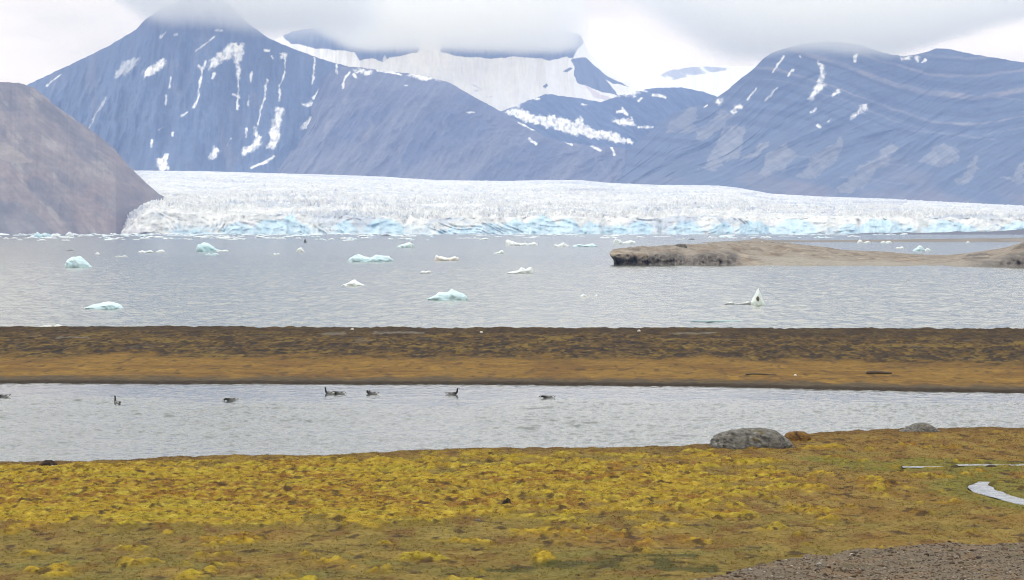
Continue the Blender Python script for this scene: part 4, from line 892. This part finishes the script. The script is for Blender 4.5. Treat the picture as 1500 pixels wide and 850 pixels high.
def cloud(name, px0, px1, pyb, D0, D1, ztop, seed, dens, lab, soft=45, lump=60, lift=None):
    z0 = 9.2 + (336 - pyb) / FPX * (D0 + D1) / 2 - soft
    x0 = (px0 - 750) / FPX * (D0 + D1) / 2; x1 = (px1 - 750) / FPX * (D0 + D1) / 2
    cx, cy, cz = (x0 + x1) / 2, (D0 + D1) / 2, z0
    hx, hy, hz = (x1 - x0) / 2, (D1 - D0) / 2, ztop - z0
    m = bpy.data.materials.new(name); N, L = nodes_of(m); N.remove(N['Principled BSDF'])
    vo = N.new('ShaderNodeVolumePrincipled'); vo.inputs['Color'].default_value = (1, .978, .88, 1); vo.inputs['Density Attribute'].default_value = ''; vo.inputs['Anisotropy'].default_value = 0
    tc = N.new('ShaderNodeTexCoord'); sp = N.new('ShaderNodeSeparateXYZ'); L.new(tc.outputs['Object'], sp.inputs[0])
    no = N.new('ShaderNodeTexNoise'); no.inputs['Scale'].default_value = .0038; no.inputs['Detail'].default_value = 5; no.inputs['Roughness'].default_value = .58
    mp = N.new('ShaderNodeMapping'); mp.inputs['Location'].default_value = (seed * 311, seed * 97, 0); mp.inputs['Scale'].default_value = (.6, 1, 1.3); L.new(tc.outputs['Object'], mp.inputs[0]); L.new(mp.outputs[0], no.inputs['Vector'])
    def M(op, a, b=None, c=None):
        n = N.new('ShaderNodeMath'); n.operation = op
        for i, q in enumerate((a, b, c)):
            if q is None: continue
            if hasattr(q, 'is_output'): L.new(q, n.inputs[i])
            else: n.inputs[i].default_value = q
        return n.outputs[0]
    def SS(v_, a, b):
        n = N.new('ShaderNodeMapRange'); n.interpolation_type = 'SMOOTHSTEP'; n.inputs[1].default_value = a; n.inputs[2].default_value = b; L.new(v_, n.inputs[0]); return n.outputs[0]
    nz = M('MULTIPLY', M('SUBTRACT', no.outputs['Fac'], .5), lump * 3.2)
    zz = M('ADD', sp.outputs['Z'], M('MULTIPLY', nz, 1.25))
    if lift: zz = M('SUBTRACT', zz, M('MULTIPLY', M('MAXIMUM', M('SUBTRACT', sp.outputs['X'], lift[0]), 0), lift[1]))
    a = SS(zz, 0, soft * 2.2)
    lx_ = M('ADD', M('SUBTRACT', sp.outputs['X'], M('MULTIPLY', M('SUBTRACT', 220, sp.outputs['Z']), 1.5)), hx); rx_ = M('SUBTRACT', hx, sp.outputs['X'])
    ex = M('SUBTRACT', M('MINIMUM', lx_, rx_), M('MULTIPLY', nz, 1.0))
    b = SS(ex, 60, 60 + min(hx * .26, 190))
    ey = M('SUBTRACT', hy, M('ADD', M('ABSOLUTE', sp.outputs['Y']), nz)); c = SS(ey, 60, hy * .6)
    L.new(M('MULTIPLY', M('MULTIPLY', a, b), M('MULTIPLY', c, dens)), vo.inputs['Density'])
    L.new(vo.outputs[0], N['Material Output'].inputs['Volume'])
    v, f = box_mesh(name, -hx, hx, -hy, hy, -lump, hz)
    ob = new_obj(name, v, f, 4, m, smooth=False); ob.location = (cx, cy, cz)
    tag(ob, lab, 'cloud', 'low clouds on the summits', kind='stuff')
cloud('low_cloud', 90, 590, 40, 11000, 12700, 1100, 1, .0036, 'low cloud wrapped round the tall peak', soft=40, lump=44)
cloud('low_cloud', 380, 890, 74, 12900, 14200, 1120, 2, .0045, 'low cloud bank along the far snowy mountain', soft=26, lump=26)
cloud('low_cloud', 900, 1800, 81, 10600, 12200, 960, 3, .0033, 'low cloud resting on the banded mountain top', soft=30, lump=40, lift=(-150, .27))

SUN_EL, SUN_AZ = 38.0, -55.0           # azimuth measured from the view direction, negative = to the left
w = bpy.data.worlds.new('World'); scn.world = w; w.use_nodes = True
N, L = w.node_tree.nodes, w.node_tree.links; bg = N['Background']; bg.inputs['Strength'].default_value = .1
sky = N.new('ShaderNodeTexSky'); sky.sky_type = 'NISHITA'; sky.sun_disc = False; sky.sun_elevation = radians(SUN_EL); sky.sun_rotation = radians(SUN_AZ)
tc = N.new('ShaderNodeTexCoord'); sp = N.new('ShaderNodeSeparateXYZ'); L.new(tc.outputs['Generated'], sp.inputs[0])
el = N.new('ShaderNodeMapRange'); el.interpolation_type = 'SMOOTHSTEP'; el.inputs[1].default_value = .07; el.inputs[2].default_value = .20; L.new(sp.outputs['Z'], el.inputs[0])
gr = N.new('ShaderNodeMix'); gr.data_type = 'RGBA'; L.new(el.outputs[0], gr.inputs[0])
gr.inputs[6].default_value = (17.9, 15.2, 10.6, 1); gr.inputs[7].default_value = (16.6, 16.4, 15.2, 1)
mp = N.new('ShaderNodeMapping'); mp.inputs['Scale'].default_value = (7, 7, 26); mp.inputs['Location'].default_value = (1.3, 0.4, .3); L.new(tc.outputs['Generated'], mp.inputs[0])
no = N.new('ShaderNodeTexNoise'); no.inputs['Scale'].default_value = 1; no.inputs['Detail'].default_value = 5; no.inputs['Roughness'].default_value = .5; L.new(mp.outputs[0], no.inputs['Vector'])
cm = N.new('ShaderNodeMapRange'); cm.inputs[1].default_value = .35; cm.inputs[2].default_value = .65; cm.inputs[3].default_value = .80; cm.inputs[4].default_value = 1.18; L.new(no.outputs['Fac'], cm.inputs[0])
ze = N.new('ShaderNodeMapRange'); ze.inputs[1].default_value = .2; ze.inputs[2].default_value = .95; ze.inputs[3].default_value = 1; ze.inputs[4].default_value = 1.45; L.new(sp.outputs['Z'], ze.inputs[0])
br = N.new('ShaderNodeMath'); br.operation = 'MULTIPLY'; L.new(ze.outputs[0], br.inputs[0]); L.new(cm.outputs[0], br.inputs[1])
vs = N.new('ShaderNodeVectorMath'); vs.operation = 'SCALE'; L.new(gr.outputs[2], vs.inputs[0]); L.new(br.outputs[0], vs.inputs['Scale'])
mx = N.new('ShaderNodeMix'); mx.data_type = 'RGBA'; mx.inputs[0].default_value = .93
L.new(sky.outputs[0], mx.inputs[6]); L.new(vs.outputs[0], mx.inputs[7]); L.new(mx.outputs[2], bg.inputs['Color'])

sun_d = bpy.data.lights.new('sun', 'SUN'); sun_d.energy = 1.2; sun_d.angle = radians(14); sun_d.color = (1, .95, .87)
sun = bpy.data.objects.new('sun', sun_d); C.objects.link(sun)
az = radians(SUN_AZ); sdir = np.array([math.sin(az) * math.cos(radians(SUN_EL)), math.cos(az) * math.cos(radians(SUN_EL)), math.sin(radians(SUN_EL))])
from mathutils import Vector
sun.rotation_euler = Vector(sdir).to_track_quat('Z', 'Y').to_euler(); sun.location = (0, 0, 60)

scn.view_settings.view_transform = 'Standard'; scn.view_settings.look = 'None'; scn.view_settings.exposure = 0; scn.view_settings.gamma = 1
cy_ = scn.cycles if hasattr(scn, 'cycles') else None
if cy_:
    cy_.max_bounces = 16; cy_.diffuse_bounces = 3; cy_.glossy_bounces = 2; cy_.transmission_bounces = 2; cy_.volume_bounces = 12; cy_.transparent_max_bounces = 12
    cy_.use_denoising = True; cy_.denoising_prefilter = 'ACCURATE'; cy_.pixel_filter_type = 'BLACKMAN_HARRIS'; cy_.filter_width = 1.05; cy_.volume_step_rate = 1.0; cy_.volume_max_steps = 256
